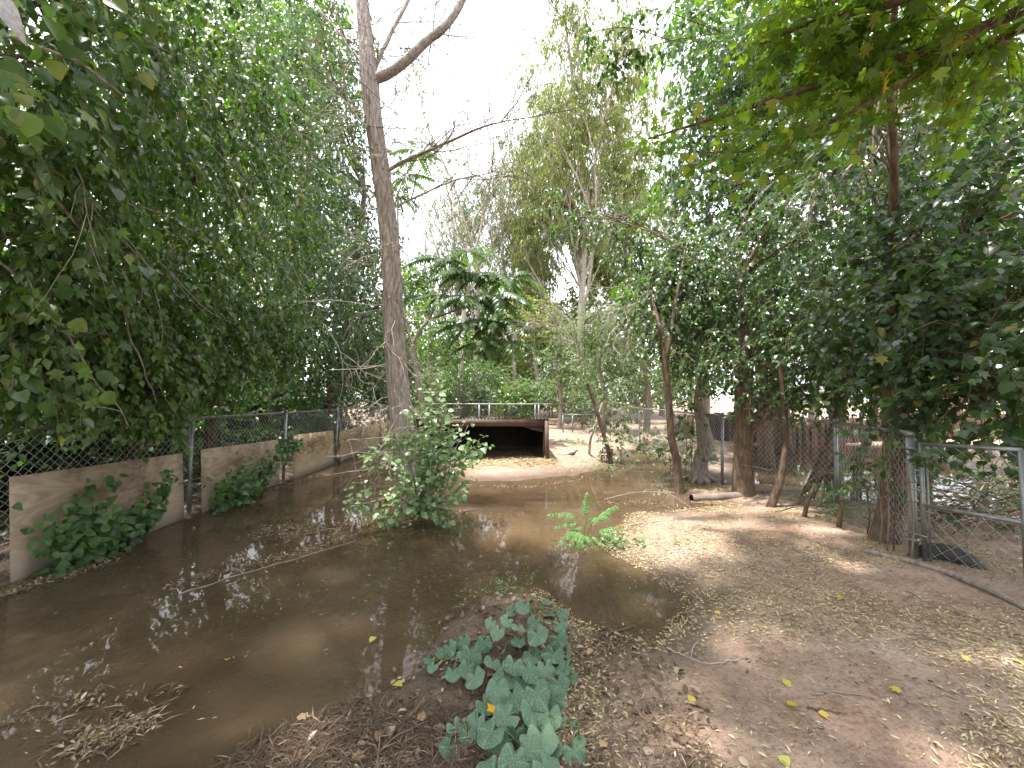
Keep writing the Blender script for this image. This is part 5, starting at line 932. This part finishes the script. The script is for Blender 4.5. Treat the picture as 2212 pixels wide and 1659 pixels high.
lmo = [geo_of((lobed(s, .8, True)[0] * np.array((.72, 1., 1.6)), lobed(s, .8, True)[1])).mesh('leaf', M['leaf_olive_one']) for s in (3, 8, 12, 15)]; cnt = 0; gm = Geo()
for bi, (p, i0, nn) in enumerate(((b1, 9, 250), (b2, 8, 190), (b3, 7, 220), (b4, 6, 110), (b5, 8, 120))):
    for k in range(nn):
        q = p[int(rng.integers(i0, 30))] + rng.normal(0, 1, 3) * np.array((.11, .11, .075)) + (0, 0, -.03); d = norm(np.array((-.55, .1, -.6)) + rng.normal(0, .4, 3)); nr = norm(np.array((-.1, -.35, .7)) + rng.normal(0, .6, 3)); sz = rng.uniform(.05, .105)
        if cnt < 290 and k % 3 == 0: leaf_obj('leaf', lmo[k % 4], BO[bi], q, d, nr, sz); cnt += 1
        else: gm.leaves(q[None], d[None], nr[None], sz, L_MAPLE)
gt = Geo()
for (x, y, z, rx, ry, rz, n) in [B(2050, -20, 2.0, .35, 44), B(1900, 10, 2.2, .3, 40), B(2180, 0, 1.9, .35, 40), B(1780, 40, 2.3, .25, 30), B(1650, 30, 2.6, .25, 16), (2.4, .9, 4.7, 1.1, .9, .6, 80), (.9, .3, 5.2, 1.2, 1.1, .6, 80), (-.6, 0.8, 5.6, 1.2, 1.1, .6, 110), (.0, 2.0, 6.0, 1.0, .8, .5, 90), (1.3, 2.3, 6.0, 1.1, .9, .5, 95), (2.6, 2.2, 5.8, 1.0, .9, .5, 80), (-2.0, 1.0, 5.6, 1.2, 1.2, .6, 130), (-1.5, 2.4, 6.2, 1.0, .9, .5, 120), (1.6, 3.3, 7.0, .9, .8, .4, 60), (3.0, 3.4, 7.0, 1.0, .8, .4, 60), (-2.7, 2.8, 6.4, 1.0, .8, .5, 80), (-2.5, 3.3, 7.0, .9, .7, .4, 60), (-3.2, 1.4, 6.0, 1.0, 1.0, .5, 60)]:  # the high clumps are unseen canopy, added to shade the foreground
    st, dr = in_blob((x, y, z), (rx, ry, rz), n, rng); sprays(gm, gt, st, dr + rng.normal(0, .4, (n, 3)), .45, 7, L_MAPLE if z < 4.2 else L_OV2, .085 if z < 4.2 else .2, rng, .25, 2, .5)
for e in ((.9, .3, 5.2), (-.6, .8, 5.6), (.0, 2.0, 6.0), (-2.0, 1.0, 5.6), (1.3, 2.3, 6), (2.6, 2.2, 5.8), (-1.5, 2.4, 6.2), (1.6, 3.3, 7), (3, 3.4, 7)): limb(gt, (2.0, 1.0, 5.4), e, .04, .015, rng, .03)
gt.build('twigs', M['twig'], root, kind='stuff'); gm.build('crown', M['leaf_olive'], root, kind='stuff')
# small dark sprays hanging into the sky gap
creeper_y = 4.2
rng = np.random.default_rng(95); root = thing('hanging_spray', 'dark leafy spray hanging from the top edge into the sky gap', 'branch', at(1330, 100, creeper_y)); gl, gt = Geo(), Geo()
sp = [curve_pts([at(*q) for q in pts], 14) for pts in (((1560, 70, 4.2), (1450, 88, 4.2), (1380, 105, 4.2), (1310, 110, 4.2)), ((1450, 88, 4.2), (1360, 60, 4.2), (1280, 70, 4.2), (1260, 100, 4.2)), ((1380, 105, 4.2), (1330, 130, 4.2), (1290, 165, 4.2)), ((1560, 70, 4.2), (1480, 40, 4.3), (1420, 20, 4.3), (1350, 30, 4.3)), ((1700, 20, 4.6), (1640, 40, 4.4), (1560, 70, 4.2)))]
for p in sp: gt.tube(p, np.linspace(.007, .003, 14), 4)
for p in sp[:4]: n = 13; st = p[rng.integers(4, 14, n)]; sprays(gl, gt, st, rng.normal(0, 1, (n, 3)) * (1, .5, 1) + (-.2, 0, -.3), .22, 5, L_OVATE, .065, rng, .2, 2, .5, .002)
gt.build('twigs', M['twig'], root); gl.build('foliage', M['leaf_dark'], root)
# bare dead branches among the right-hand trees
def dead(label, starts, seed, L, r, mat, depth=2, up=-.15, kids=(3, 5)):
    rng = np.random.default_rng(seed); c = np.mean([s[0] for s in starts], 0); root = thing('dead_branch', label, 'branch', c)
    for (p, d) in starts: g = Geo(); grow(g, p, d, L * rng.uniform(.7, 1.2), r, depth, rng, kids, .6, up, .14, 5); g.build('branch', M[mat], root)
dead('pale drooping dead branches in the middle of the right trees', [(at(1760 + 20 * k, 330 + 25 * (k % 3), 4.7), V3(-.6 - .1 * k, -.2, -.9)) for k in range(5)], 101, .9, .010, 'twig_pale')
dead('thin pale bare stems hanging through the left-hand foliage', [(at(60 + 62 * k, 200 + 90 * (k % 5), 2.45 + .0042 * (62 * k)), V3(.5, .1, -.9)) for k in range(10)], 106, 1.0, .0055, 'twig_pale', 1, -.2, (2, 4))
dead('dark tangle of bare hanging stems high in the right trees', [(at(1870 + 14 * k, 180 + 10 * (k % 4), 4.4), V3(.15 - .08 * k, 0, -1)) for k in range(9)], 102, 1.2, .012, 'twig')
dead('grey thicket of dead branches beyond the leaning pole', [(at(1200 + 13 * k, 720 + 14 * (k % 6), 10.5 + (k % 4)), V3(-.5 + .08 * k, -.3, .5)) for k in range(26)], 103, 1.5, .016, 'twig_pale', 2, -.12, (4, 6))
dead('second pale dead tangle above the crooked trunk', [(at(1330 + 16 * k, 620 + 20 * (k % 5), 9.0), V3(-.8 + .05 * k, -.3, -.1)) for k in range(14)], 104, 1.3, .012, 'twig_pale', 2, -.2, (3, 6))
dead('thin bare vertical branches hanging left of the tall right tree', [(at(1420 + 14 * k, 350, 8.5), V3(.1 - .04 * k, 0, -1)) for k in range(7)], 105, 1.6, .010, 'twig_pale', 1)

SP_BACK = dict(tpl=[L_OV2], leaf=.22, len=.8, K=6, droop=.2, lpn=2, ldroop=.45, lr=.05, twigs=False)
tree('backing_tree', 'leafy tree behind the tall right-hand tree, closing the sky', 'tree', [([V3(7.4, 10.6, -.1), V3(7.3, 10.6, 3), V3(7.0, 10.4, 6.5), V3(6.6, 10.2, 10)], [.24, .2, .15, .07])],
     [B(1500, 120, 10.5, 1.2, 46), B(1480, 330, 10.5, 1.1, 56), B(1560, 480, 10.5, 1.3, 70), B(1600, 250, 10.2, 1.4, 120), B(1700, 400, 10, 1.5, 130), B(1680, 120, 10, 1.4, 120), B(1800, 250, 9.8, 1.4, 120), B(1540, 30, 10.4, 1.1, 70), B(1620, 40, 10.2, 1.2, 90), B(1900, 150, 9.6, 1.2, 60), B(1820, 480, 9.8, 1.5, 90), B(1800, 60, 9.6, 1.3, 70), B(1940, 300, 9.6, 1.3, 56), B(1960, 520, 9.6, 1.4, 70), B(1460, 520, 10.6, 1.0, 54), B(1420, 650, 10.8, .9, 56), B(1560, 660, 10.6, 1.2, 76), B(1720, 620, 10.2, 1.3, 80), B(1900, 680, 10, 1.3, 70)], SP_BACK, ('leaf_mid', 'bark_brown', 'twig'), seed=66)
tree('backing_tree', 'leafy tree behind the gate-side tree at the right edge', 'tree', [([V3(9.6, 7.2, -.1), V3(9.5, 7.2, 2.5), V3(9.2, 7.1, 5), V3(8.8, 7, 8)], [.22, .18, .13, .07])],
     [B(2050, 420, 7.2, 1.1, 50), B(2150, 560, 7, 1.1, 60), B(2180, 330, 7, 1.1, 44), B(2050, 640, 7.3, 1.1, 66), B(2200, 720, 7, 1.0, 56), B(2100, 760, 7.4, .8, 40), B(2240, 160, 7, 1.2, 40), B(2010, 230, 7.4, 1.0, 30), B(2120, 100, 7.2, 1.0, 26)], SP_BACK, ('leaf_mid', 'bark_brown', 'twig'), seed=67)
tree('backing_tree', 'leafy tree behind the dark leafy tree, closing the left sky', 'tree', [([V3(-9.0, 11.5, -.1), V3(-8.8, 11.5, 3), V3(-8.4, 11.5, 6.5), V3(-8, 11.5, 10)], [.24, .2, .15, .07])],
     [B(300, 60, 10, 1.5, 110), B(420, 180, 10.5, 1.5, 110), B(540, 60, 11, 1.5, 120), B(480, -20, 10.8, 1.4, 90), B(640, 20, 11.4, 1.3, 90), B(600, 150, 11.2, 1.3, 90), B(500, 320, 11, 1.5, 90), B(620, 240, 11.4, 1.4, 80), B(690, 60, 11.6, 1.1, 50), B(600, 460, 11.5, 1.5, 90), B(400, 420, 10.6, 1.5, 80), B(680, 620, 11.8, 1.2, 70), B(550, 640, 11.4, 1.4, 80)], SP_BACK, ('leaf_mid', 'bark_brown', 'twig'), seed=68)
# ------------------------------------------------------------------ background trees
def eucalyptus(label, base, h, lean, seed, nl, leafy, mat='leaf_euc', bark='bark_pale', leaf=.26, limbs=9, r=.3):
    rng = np.random.default_rng(seed); root = thing('eucalyptus', label, 'tree', base); base = V3(*base); g = Geo(); tips = []
    top = base + V3(lean, 0, h * .55); tr = curve_pts([base - (0, 0, .3), base + V3(lean * .2, 0, h * .25), top], 20); g.tube(tr, np.linspace(r, r * .5, 20), 12, False); g.build('trunk', M[bark], root, smooth=True); g = Geo()
    for k in range(limbs):
        t = .45 + .55 * k / (limbs - 1); q = tr[int(t * 19)]; a = k * 2.4 + seed; d = norm(V3(math.cos(a) * .55, math.sin(a) * .4, 1.0)); grow(g, q, d, h * rng.uniform(.22, .38), r * .34, 3, rng, (3, 5), .62, .2, .10, 6, tips, (.42, .62))
    g.build('limb', M[bark], root, smooth=True, kind='stuff'); tp = np.array([t[0] for t in tips]); td = np.array([t[1] for t in tips]); k = rng.permutation(len(tp))[: nl]; gl = Geo()
    if leafy: sprays(gl, None, tp[k], td[k] * .4 + rng.normal(0, .5, (len(k), 3)) + (0, 0, -.2), 1.15, 7, L_SL2, leaf, rng, .4, 3, .9); gl.build('crown', M[mat], root)
    return root
eucalyptus('tall airy eucalyptus with yellow-green crown in the centre sky', (4.4, 25, .1), 27, .6, 3, 2100, True, leaf=.32, limbs=12)
eucalyptus('tall thin-leaved eucalyptus just left of the yellow-green one', (1.4, 31, .1), 27, .5, 5, 1100, True, leaf=.34)
eucalyptus('sparse greyish eucalyptus rising behind the bare trunk limb', (-4.6, 30, .1), 22, .3, 8, 330, True, 'leaf_grey', leaf=.26, r=.22)
eucalyptus('hazy eucalyptus at the right edge of the sky gap', (9.5, 30, .1), 25, -.6, 12, 1000, True, leaf=.36)
def bg_tree(name, label, base, h, w, n, seed, mat, leaf=.16, tpl=None):
    rng = np.random.default_rng(seed); x, y = base; bl = []
    k = max(6, int(n / 45))
    for i_ in range(k):
        a = rng.uniform(0, 6.28); t = rng.random() ** .7; rr_ = w * (.35 + .65 * math.sin(math.pi * min(1, .15 + .8 * t))) * rng.uniform(.3, .85); bl.append((x + math.cos(a) * rr_, y + math.sin(a) * rr_ * .7, .5 + h * (.12 + .8 * t), w * .38, w * .38, w * .34, n / k))
    return tree(name, label, 'tree', [([V3(x, y, -.1), V3(x + .1, y, h * .3), V3(x - .1, y, h * .6), V3(x, y, h * .85)], [.04 * w + .06, .035 * w + .04, .03 * w + .02, .02])], bl, dict(tpl=tpl or [L_OV2], leaf=leaf, len=.8, K=6, droop=.15, lpn=2, ldroop=.4, tw=.008, lr=.05, twigs=False), (mat, 'bark_grey', 'twig'), seed=seed, tubes_detail=10)
bg_tree('background_tree', 'dark rounded bush behind the far fence, left of the shed roof', (-2.6, 19.5), 3.2, 2.0, 330, 201, 'leaf_dark', .14)
bg_tree('background_tree', 'dark bush behind the far fence directly above the shed', (-.4, 20), 2.8, 1.7, 280, 202, 'leaf_grey', .14)
bg_tree('background_tree', 'bright yellow-green tree behind the tin-roofed shelter', (.4, 29), 4.6, 2.2, 330, 203, 'leaf_euc', .2)
bg_tree('background_tree', 'willowy green tree right of the tin-roofed shelter', (4.6, 24), 4.4, 1.8, 330, 204, 'leaf_mid', .16, [L_SL2, L_OV2])
bg_tree('background_tree', 'grey-green tree standing behind the dead thicket', (3.4, 14.5), 4.4, 1.5, 330, 205, 'leaf_grey', .12)
bg_tree('background_tree', 'pale leafy tree over the far right fence corner', (5.2, 15), 5.4, 2.0, 400, 206, 'leaf_grey', .13)
bg_tree('background_tree', 'leafy tree behind the feathery-leaved tree', (-3.8, 18), 6.2, 2.0, 380, 207, 'leaf_mid', .15)
bg_tree('background_tree', 'mid green tree filling the gap between feathery tree and eucalyptus', (1.4, 22), 6.6, 2.2, 380, 208, 'leaf_euc', .18)
bg_tree('background_tree', 'distant grey-green tree beyond the tin-roofed shelter', (7.2, 33), 9, 3.4, 460, 209, 'leaf_grey', .26)
bg_tree('background_tree', 'distant green tree far behind the bare trunk', (-8, 33), 11, 4.2, 560, 210, 'leaf_mid', .28)
bg_tree('background_tree', 'distant low tree behind the yellow-green one', (-1.5, 37), 7, 3.4, 400, 211, 'leaf_euc', .28)
bg_tree('background_tree', 'sunlit tree behind the timber wall, far end of it', (8.5, 17), 6.5, 2.6, 480, 212, 'leaf_mid', .17)
bg_tree('background_tree', 'sunlit spreading tree behind the middle of the timber wall', (14, 18), 8, 3.4, 560, 213, 'leaf_mid', .2)
bg_tree('background_tree', 'big leafy tree behind the right end of the timber wall', (20.5, 17), 9, 3.8, 560, 214, 'leaf_mid', .2)
bg_tree('background_tree', 'leafy tree seen between right trunks above the far water', (7.0, 12.0), 5.5, 1.8, 360, 215, 'leaf_mid', .14)
bg_tree('background_tree', 'tree beyond the undergrowth at the left edge', (-11, 9), 9, 3.4, 520, 216, 'leaf_mid', .2)
bg_tree('background_tree', 'tree behind the vine-draped tree on the left', (-9, 15), 10, 3.4, 520, 217, 'leaf_mid', .2)

for k, (x, y, h, w, lab) in enumerate(((-7.5, -3.5, 8.5, 4.2, 'unseen shade tree added behind the viewer, left'), (0.5, -8.0, 9.5, 4.6, 'unseen shade tree added straight behind the viewer'), (8.0, -3.0, 8.5, 4.2, 'unseen shade tree added behind the viewer, right'), (-9.5, -12, 11, 5.5, 'unseen second-row shade tree added behind the viewer, left'), (10, -12, 11, 5.5, 'unseen second-row shade tree added behind the viewer, right'))):  # unseen trees, added only to block sky light from behind the camera
    bg_tree('background_tree', lab, (x, y), h, w, 300, 480 + k, 'leaf_mid', .42)
for k, (x, y, lab) in enumerate(((-3.6, 18.2, 'low leafy shrub against the far fence, behind the slim grey trunk'), (-1.7, 18.4, 'low leafy shrub against the far fence, left of the roof bird'), (.2, 18.3, 'low leafy shrub against the far fence, behind the roof bird'), (3.3, 18.6, 'low leafy shrub against the far fence, behind the ground bird'), (-.6, 23.8, 'low shrub far behind the shed roof, before the shelter'), (5.0, 21.0, 'low leafy shrub right of the tin-roofed shelter'))):
    bg_tree('background_shrub', lab, (x, y), 1.35, .95, 150, 460 + k, ('leaf_mid', 'leaf_grey')[k % 2], .15)
rng = np.random.default_rng(333)
for k, (x, y, h, w, mt, lab) in enumerate(((-6.5, 20, 2.6, 1.9, 'leaf_dark', 'low dark shrub behind the iron picket fence'), (-4.6, 21.5, 2.2, 1.7, 'leaf_grey', 'low grey-green shrub left of the dark rounded bush'), (1.0, 19.2, 1.5, 1.1, 'leaf_grey', 'small pale shrub right behind the far fence above the shed'), (2.6, 20.5, 1.8, 1.2, 'leaf_euc', 'yellowish low shrub before the tin-roofed shelter'), (6.2, 19, 2.6, 1.7, 'leaf_grey', 'grey shrub behind the far fence corner, right'), (3.9, 28.5, 3.2, 2.2, 'leaf_mid', 'green shrub behind the tin-roofed shelter, right of it'), (-3.0, 26.5, 3.6, 2.4, 'leaf_mid', 'green shrub far behind the dark rounded bush'), (9.5, 23.5, 3.4, 2.4, 'leaf_grey', 'bushy shrub far behind the right fence corner'))):
    bg_tree('background_shrub', lab, (x, y), h, w, 190, 400 + k, mt, .17)
for k, (x, y, h, w, n_, mt, lab) in enumerate(((-7.5, 27, 11.5, 3.2, 520, 'leaf_mid', 'tall green tree rising behind the iron picket fence'), (-3.6, 29, 10.5, 2.8, 480, 'leaf_grey', 'tall grey-green tree behind the feathery-leaved tree'), (.6, 33, 12, 3.2, 520, 'leaf_euc', 'pale tall tree between feathery tree and main eucalyptus'), (3.6, 29, 8.5, 2.6, 460, 'leaf_grey', 'pale grey-green tree below the main eucalyptus crown'), (7.4, 24, 9.5, 2.8, 520, 'leaf_euc', 'pale green tree right of the main eucalyptus trunk'), (10.5, 27, 12, 3.4, 560, 'leaf_mid', 'tall tree showing between eucalyptus and right-hand trees'), (5.2, 28.5, 13.5, 3.0, 560, 'leaf_euc', 'pale tree filling the gap behind the main eucalyptus trunk'), (-1.2, 31, 10, 2.8, 480, 'leaf_grey', 'pale far tree directly behind the feathery-leaved tree'), (2.0, 16.5, 4.6, 1.4, 240, 'leaf_grey', 'slim pale tree just before the far fence, right of shed'))):
    bg_tree('background_tree', lab, (x, y), h, w, n_, 520 + k, mt, .30 if y > 20 else .15)
eucalyptus('nearly bare pinkish-grey tree behind the big trunk, thin crown', (-2.6, 27, .1), 22, .3, 21, 260, True, 'leaf_grey', leaf=.24, r=.2)
eucalyptus('tallest nearly bare tree in the sky gap beside the big trunk', (-3.4, 25, .1), 24, .9, 25, 380, True, 'leaf_grey', leaf=.22, r=.2)
eucalyptus('second nearly bare grey tree left of the main eucalyptus', (.2, 28, .1), 23, -.2, 22, 300, True, 'leaf_grey', leaf=.24, r=.2)
far = ('leftmost', 'second from left', 'third from left', 'fourth from left', 'fifth from left', 'sixth from left', 'seventh from left', 'eighth from left', 'ninth from left')
for k in range(9):
    x = -44 + 11 * k + rng.uniform(-2, 2); bg_tree('background_tree', far[k] + ' tree of the distant tree line', (x, 46 + rng.uniform(-3, 4)), (10, 11, 9, 8, 7, 8, 9, 11, 10)[k], 6.2, 330, 440 + k, ('leaf_mid', 'leaf_grey', 'leaf_euc')[k % 3], .55)
# ------------------------------------------------------------------ litter, twigs, floating leaves
rng = np.random.default_rng(301)
def scatter(name, label, x, y, size, mat, tpl, seed, zoff=.004, tilt=.18, on_water=False, kind='stuff', bias=None):
    r = np.random.default_rng(seed); h = H(x, y)
    k = (h < -.006) if on_water else (h > -.012); x, y, h = x[k], y[k], h[k]; size = np.broadcast_to(size, k.shape)[k]; n = len(x)
    z = np.full(n, .0035) if on_water else np.maximum(h, .0) + zoff; a = r.uniform(0, 2 * math.pi, n); d = np.stack((np.cos(a), np.sin(a), r.normal(0, tilt * .5, n)), -1); g = Geo()
    g.leaves(np.stack((x, y, z + (r.random(n) * .006 if not on_water else 0)), -1), d, np.array((0, 0, 1.)) + r.normal(0, tilt, (n, 3)), size, tpl, None if bias is None else np.clip(r.normal(bias, .22, n), 0, 1)); tag(g.build(name, M[mat]), label, None, kind=kind)
def clumpy(n, x0, x1, y0, y1, sc, thr, seed):
    r = np.random.default_rng(seed); x = r.uniform(x0, x1, n); y = y0 + (y1 - y0) * r.random(n) ** 1.25; v = fbm(np.stack((x * sc, y * sc, np.full(n, seed * 1.7)), -1), 4); k = v + r.normal(0, .15, n) > thr; return x[k], y[k]
x, y = clumpy(135000, .15, 4.8, 1.0, 7.0, 1.5, -.14, 3); scatter('leaf_litter', 'small straw-yellow dry leaflets strewn over the dirt bank', x, y, rng.uniform(.011, .037, len(x)), 'bits', (L_BIT[0] * np.array((.95, 1, 2.5)), L_BIT[1]), 1, tilt=.3)
x, y = clumpy(3000, .1, 4.6, 1.0, 6.6, 2.2, .05, 5); scatter('leaf_litter', 'curled brown dead leaves among the dry leaflets on the bank', x, y, rng.uniform(.012, .028, len(x)), 'mush', (L_CURL[0] * np.array((.7, 1, 1)), L_CURL[1]), 2, tilt=.4, bias=.8)
x, y = rng.uniform(-1.75, .75, 52000), rng.uniform(1.05, 2.75, 52000); k = fbm(np.stack((x * 2, y * 2, x * 0), -1), 3) + rng.normal(0, .2, 52000) > -.15; scatter('leaf_litter', 'matted wet brown stems and shreds along the muddy near shore', x[k], y[k], rng.uniform(.03, .10, k.sum()), 'mush', (L_BIT[0] * np.array((.2, 1, 2)), L_BIT[1]), 3, tilt=.3, bias=.5)
x, y = rng.uniform(-1.7, .9, 1500), rng.uniform(1.15, 2.9, 1500); scatter('leaf_litter', 'broad curled tan dead leaves on the wet near mud', x, y, rng.uniform(.014, .045, 1500), 'mush', L_CURL, 4, tilt=.45, bias=.75)
x, y = clumpy(7000, -2.2, 3.6, 7.7, 14, .9, -.1, 6); scatter('leaf_litter', 'scattered dry leaves on the pale dirt round the shed', x, y, rng.uniform(.03, .08, len(x)), 'bits', L_BIT, 5)
x, y = clumpy(2600, -3.95, 2.0, 1.0, 11, 1.1, .12, 8); scatter('floating_leaves', 'sparse pale leaflets floating across the brown water', x, y, rng.uniform(.012, .042, len(x)), 'float', L_BIT, 6, on_water=True, tilt=.04)
def band(pts, n, w, seed):
    r = np.random.default_rng(seed); p = curve_pts([gnd(*q) for q in pts], 60)[r.integers(0, 60, n)]; return p[:, 0] + r.normal(0, w, n), p[:, 1] + r.normal(0, w * .8, n)
X, Yv = [], []
for pts, n, w in ((((360, 1272), (480, 1235), (600, 1205), (690, 1180), (760, 1160)), 330, .05), (((560, 1160), (640, 1140), (700, 1150)), 420, .16), (((0, 1290), (60, 1268), (150, 1240), (250, 1205)), 420, .05), (((560, 1062), (640, 1045), (680, 1030)), 240, .06), (((860, 1120), (960, 1118), (1000, 1105)), 160, .08), (((1000, 1047), (1150, 1052), (1280, 1030)), 260, .09), (((1300, 1090), (1400, 1085), (1480, 1100), (1560, 1098)), 260, .07), (((170, 1600), (230, 1590), (280, 1572)), 330, .065), (((20, 1560), (200, 1520), (380, 1500)), 90, .05)):
    a, b_ = band(pts, n, w, n + len(X)); X.append(a); Yv.append(b_)
X, Yv = np.concatenate(X), np.concatenate(Yv); scatter('floating_leaves', 'rafts of pale dead leaves collected on the water', X, Yv, rng.uniform(.014, .034, len(X)), 'float', (L_CURL[0] * np.array((.7, 1, 1.3)), L_CURL[1]), 7, on_water=True, tilt=.45, bias=.5)
scatter('floating_leaves', 'thin stalks and shreds caught in the leaf rafts', X + rng.normal(0, .02, len(X)), Yv + rng.normal(0, .02, len(X)), rng.uniform(.03, .11, len(X)), 'mush', (L_BIT[0] * np.array((.3, 1, 2)), L_BIT[1]), 17, on_water=True, tilt=.25, bias=.6)

lmf = [geo_of(t).mesh('fallen_leaf', M['fallen'], smooth=True) for t in (L_ROUND, L_LOBED, L_OVATE)]; lmb = [geo_of(t).mesh('fallen_leaf', M['fallen_brown'], smooth=True) for t in (L_CURL, L_LOBED)]
def fallen(x, y, s, label, ms, grp):
    p = gnd(x, y, .06); h = max(Hs(p[0], p[1]), .0); p = gnd(x, y, h); o = bpy.data.objects.new('fallen_leaf', ms[int(rng.integers(len(ms)))]); COL.objects.link(o); o.location = (p[0], p[1], max(Hs(p[0], p[1]), 0) + .012); o.scale = (s, s, s); o.rotation_euler = (rng.normal(0, .15), rng.normal(0, .15), rng.uniform(0, 6.28)); tag(o, label, 'leaf', grp)
for (x, y, s, lab) in ((1490, 1508, .06, 'pale green leaf on the dark wet soil beside the sunlit patch'), (1690, 1478, .065, 'large yellow leaf on the dirt, topmost of a close pair'), (1700, 1528, .045, 'small round yellow leaf just below the close pair'), (1767, 1545, .06, 'yellow leaf lying across the thin pale twig'), (1690, 1640, .045, 'small yellow leaf near the bottom edge of the dirt'), (1545, 1322, .045, 'yellow leaf on dry dirt at the corner of the water'), (1820, 1290, .06, 'yellow leaf in the litter below the reddish trunk'), (1950, 1500, .045, 'yellow leaf alone in the lower right litter'), (2080, 1420, .05, 'yellow leaf between the two dark twigs at right'), (2190, 1430, .05, 'bright yellow leaf at the right edge of the picture')): fallen(x, y, s, lab, lmf, 'yellow fallen leaves on the dirt')
for (x, y, s, lab) in ((190, 1600, .10, 'big yellow leaf on the leaf raft at bottom left'), (490, 1432, .05, 'small yellow leaf floating on open water, left of centre'), (850, 1480, .06, 'yellow leaf at the tip of the muddy shore'), (810, 1380, .05, 'pale yellow leaf floating left of the squash vine')): fallen(x, y, s, lab, lmf, 'yellow leaves on the water')
for (x, y, s, lab) in ((640, 1555, .06, 'brown leaf farthest left on the near mud'), (820, 1590, .06, 'curled brown leaf in the middle of the near mud'), (900, 1560, .06, 'brown leaf on the mud left of the squash flower'), (760, 1650, .06, 'brown leaf at the bottom edge of the near mud'), (1310, 1620, .05, 'reddish-brown leaf on the dirt right of the lowest squash leaves'), (1270, 1420, .05, 'tan leaf beside the upper right side of the squash vine')): fallen(x, y, s, lab, lmb, 'brown fallen leaves on the near mud')
def stick(label, pts, r, mat='twig_pale', forks=0):
    p3 = []
    for (x, y) in pts: q = gnd(x, y, .03); q[2] = max(Hs(q[0], q[1]), -.005) + r * .8; p3.append(q)
    r = r * .68; p = curve_pts(p3, 22); p[1:-1, :2] += rng.normal(0, .006, (20, 2)); p[:, 2] += np.abs(fbm(p * 9, 2)) * r * 1.5; root = thing('fallen_stick', label, 'stick', p[0]); g = Geo(); g.tube(p, np.linspace(r, r * .5, 22), 6); g.build('stick', M[mat], root, smooth=True)
    if forks:
        g = Geo()
        for k in range(forks): q = p[5 + 4 * k]; a = rng.uniform(0, 6.28); g.tube(curve_pts([q, q + V3(math.cos(a) * .08, math.sin(a) * .08, .02), q + V3(math.cos(a) * .2, math.sin(a) * .16, .015)], 6), np.linspace(r * .7, r * .3, 6), 5)
        g.build('side_twig', M[mat], root, kind='stuff')
stick('pale forked stick across the wet mud right of the vine', [(1440, 1398), (1480, 1420), (1540, 1440), (1620, 1435)], .006, forks=2)
stick('long pale stick lying in the shallow water, left of centre', [(390, 1275), (500, 1240), (600, 1212), (770, 1162)], .008, forks=3)
stick('straight straw-coloured stalk floating near the left bottom', [(210, 1575), (270, 1545), (330, 1515), (385, 1492)], .004)
stick('thin pale twig on the dirt in the right foreground', [(1740, 1535), (1800, 1528), (1870, 1540), (1920, 1558)], .004, forks=1)
stick('short brown stick on the dirt below the sunlit patch', [(1745, 1560), (1780, 1568), (1830, 1580)], .006, 'twig')
stick('bent grey twig on the dirt right of the vine', [(1750, 1570 + 60), (1775, 1600), (1800, 1640)], .004)
stick('long thin stick on the sunlit dirt behind the seedling', [(1345, 1131), (1420, 1132), (1500, 1122), (1560, 1108)], .009, forks=2)
stick('arched leafy twig lying in the narrow water inlet', [(1305, 1075), (1370, 1060), (1440, 1062), (1500, 1098)], .007, forks=3)
stick('dark curved twig in the right foreground litter', [(1960, 1310), (2020, 1345), (2120, 1375), (2212, 1385)], .005, 'twig')
stick('dark straight twig crossing the lower right dirt', [(1960, 1400), (2040, 1425), (2110, 1450)], .005, 'twig')
stick('brown root-like stick in the near mud litter', [(800, 1690), (820, 1640), (790, 1590), (730, 1560)], .009, 'twig', 2)
stick('thin curved stalk left of the squash vine', [(975, 1620), (990, 1560), (1010, 1500), (1000, 1460)], .005, 'twig')
stick('two-pronged pale twig by the leaf raft near the shrub', [(720, 1150), (735, 1135), (762, 1100)], .006, 'twig_pale', 2)
stick('black rotten stick at the water edge right of the vine', [(1305, 1360), (1340, 1352), (1372, 1345)], .011, 'twig')
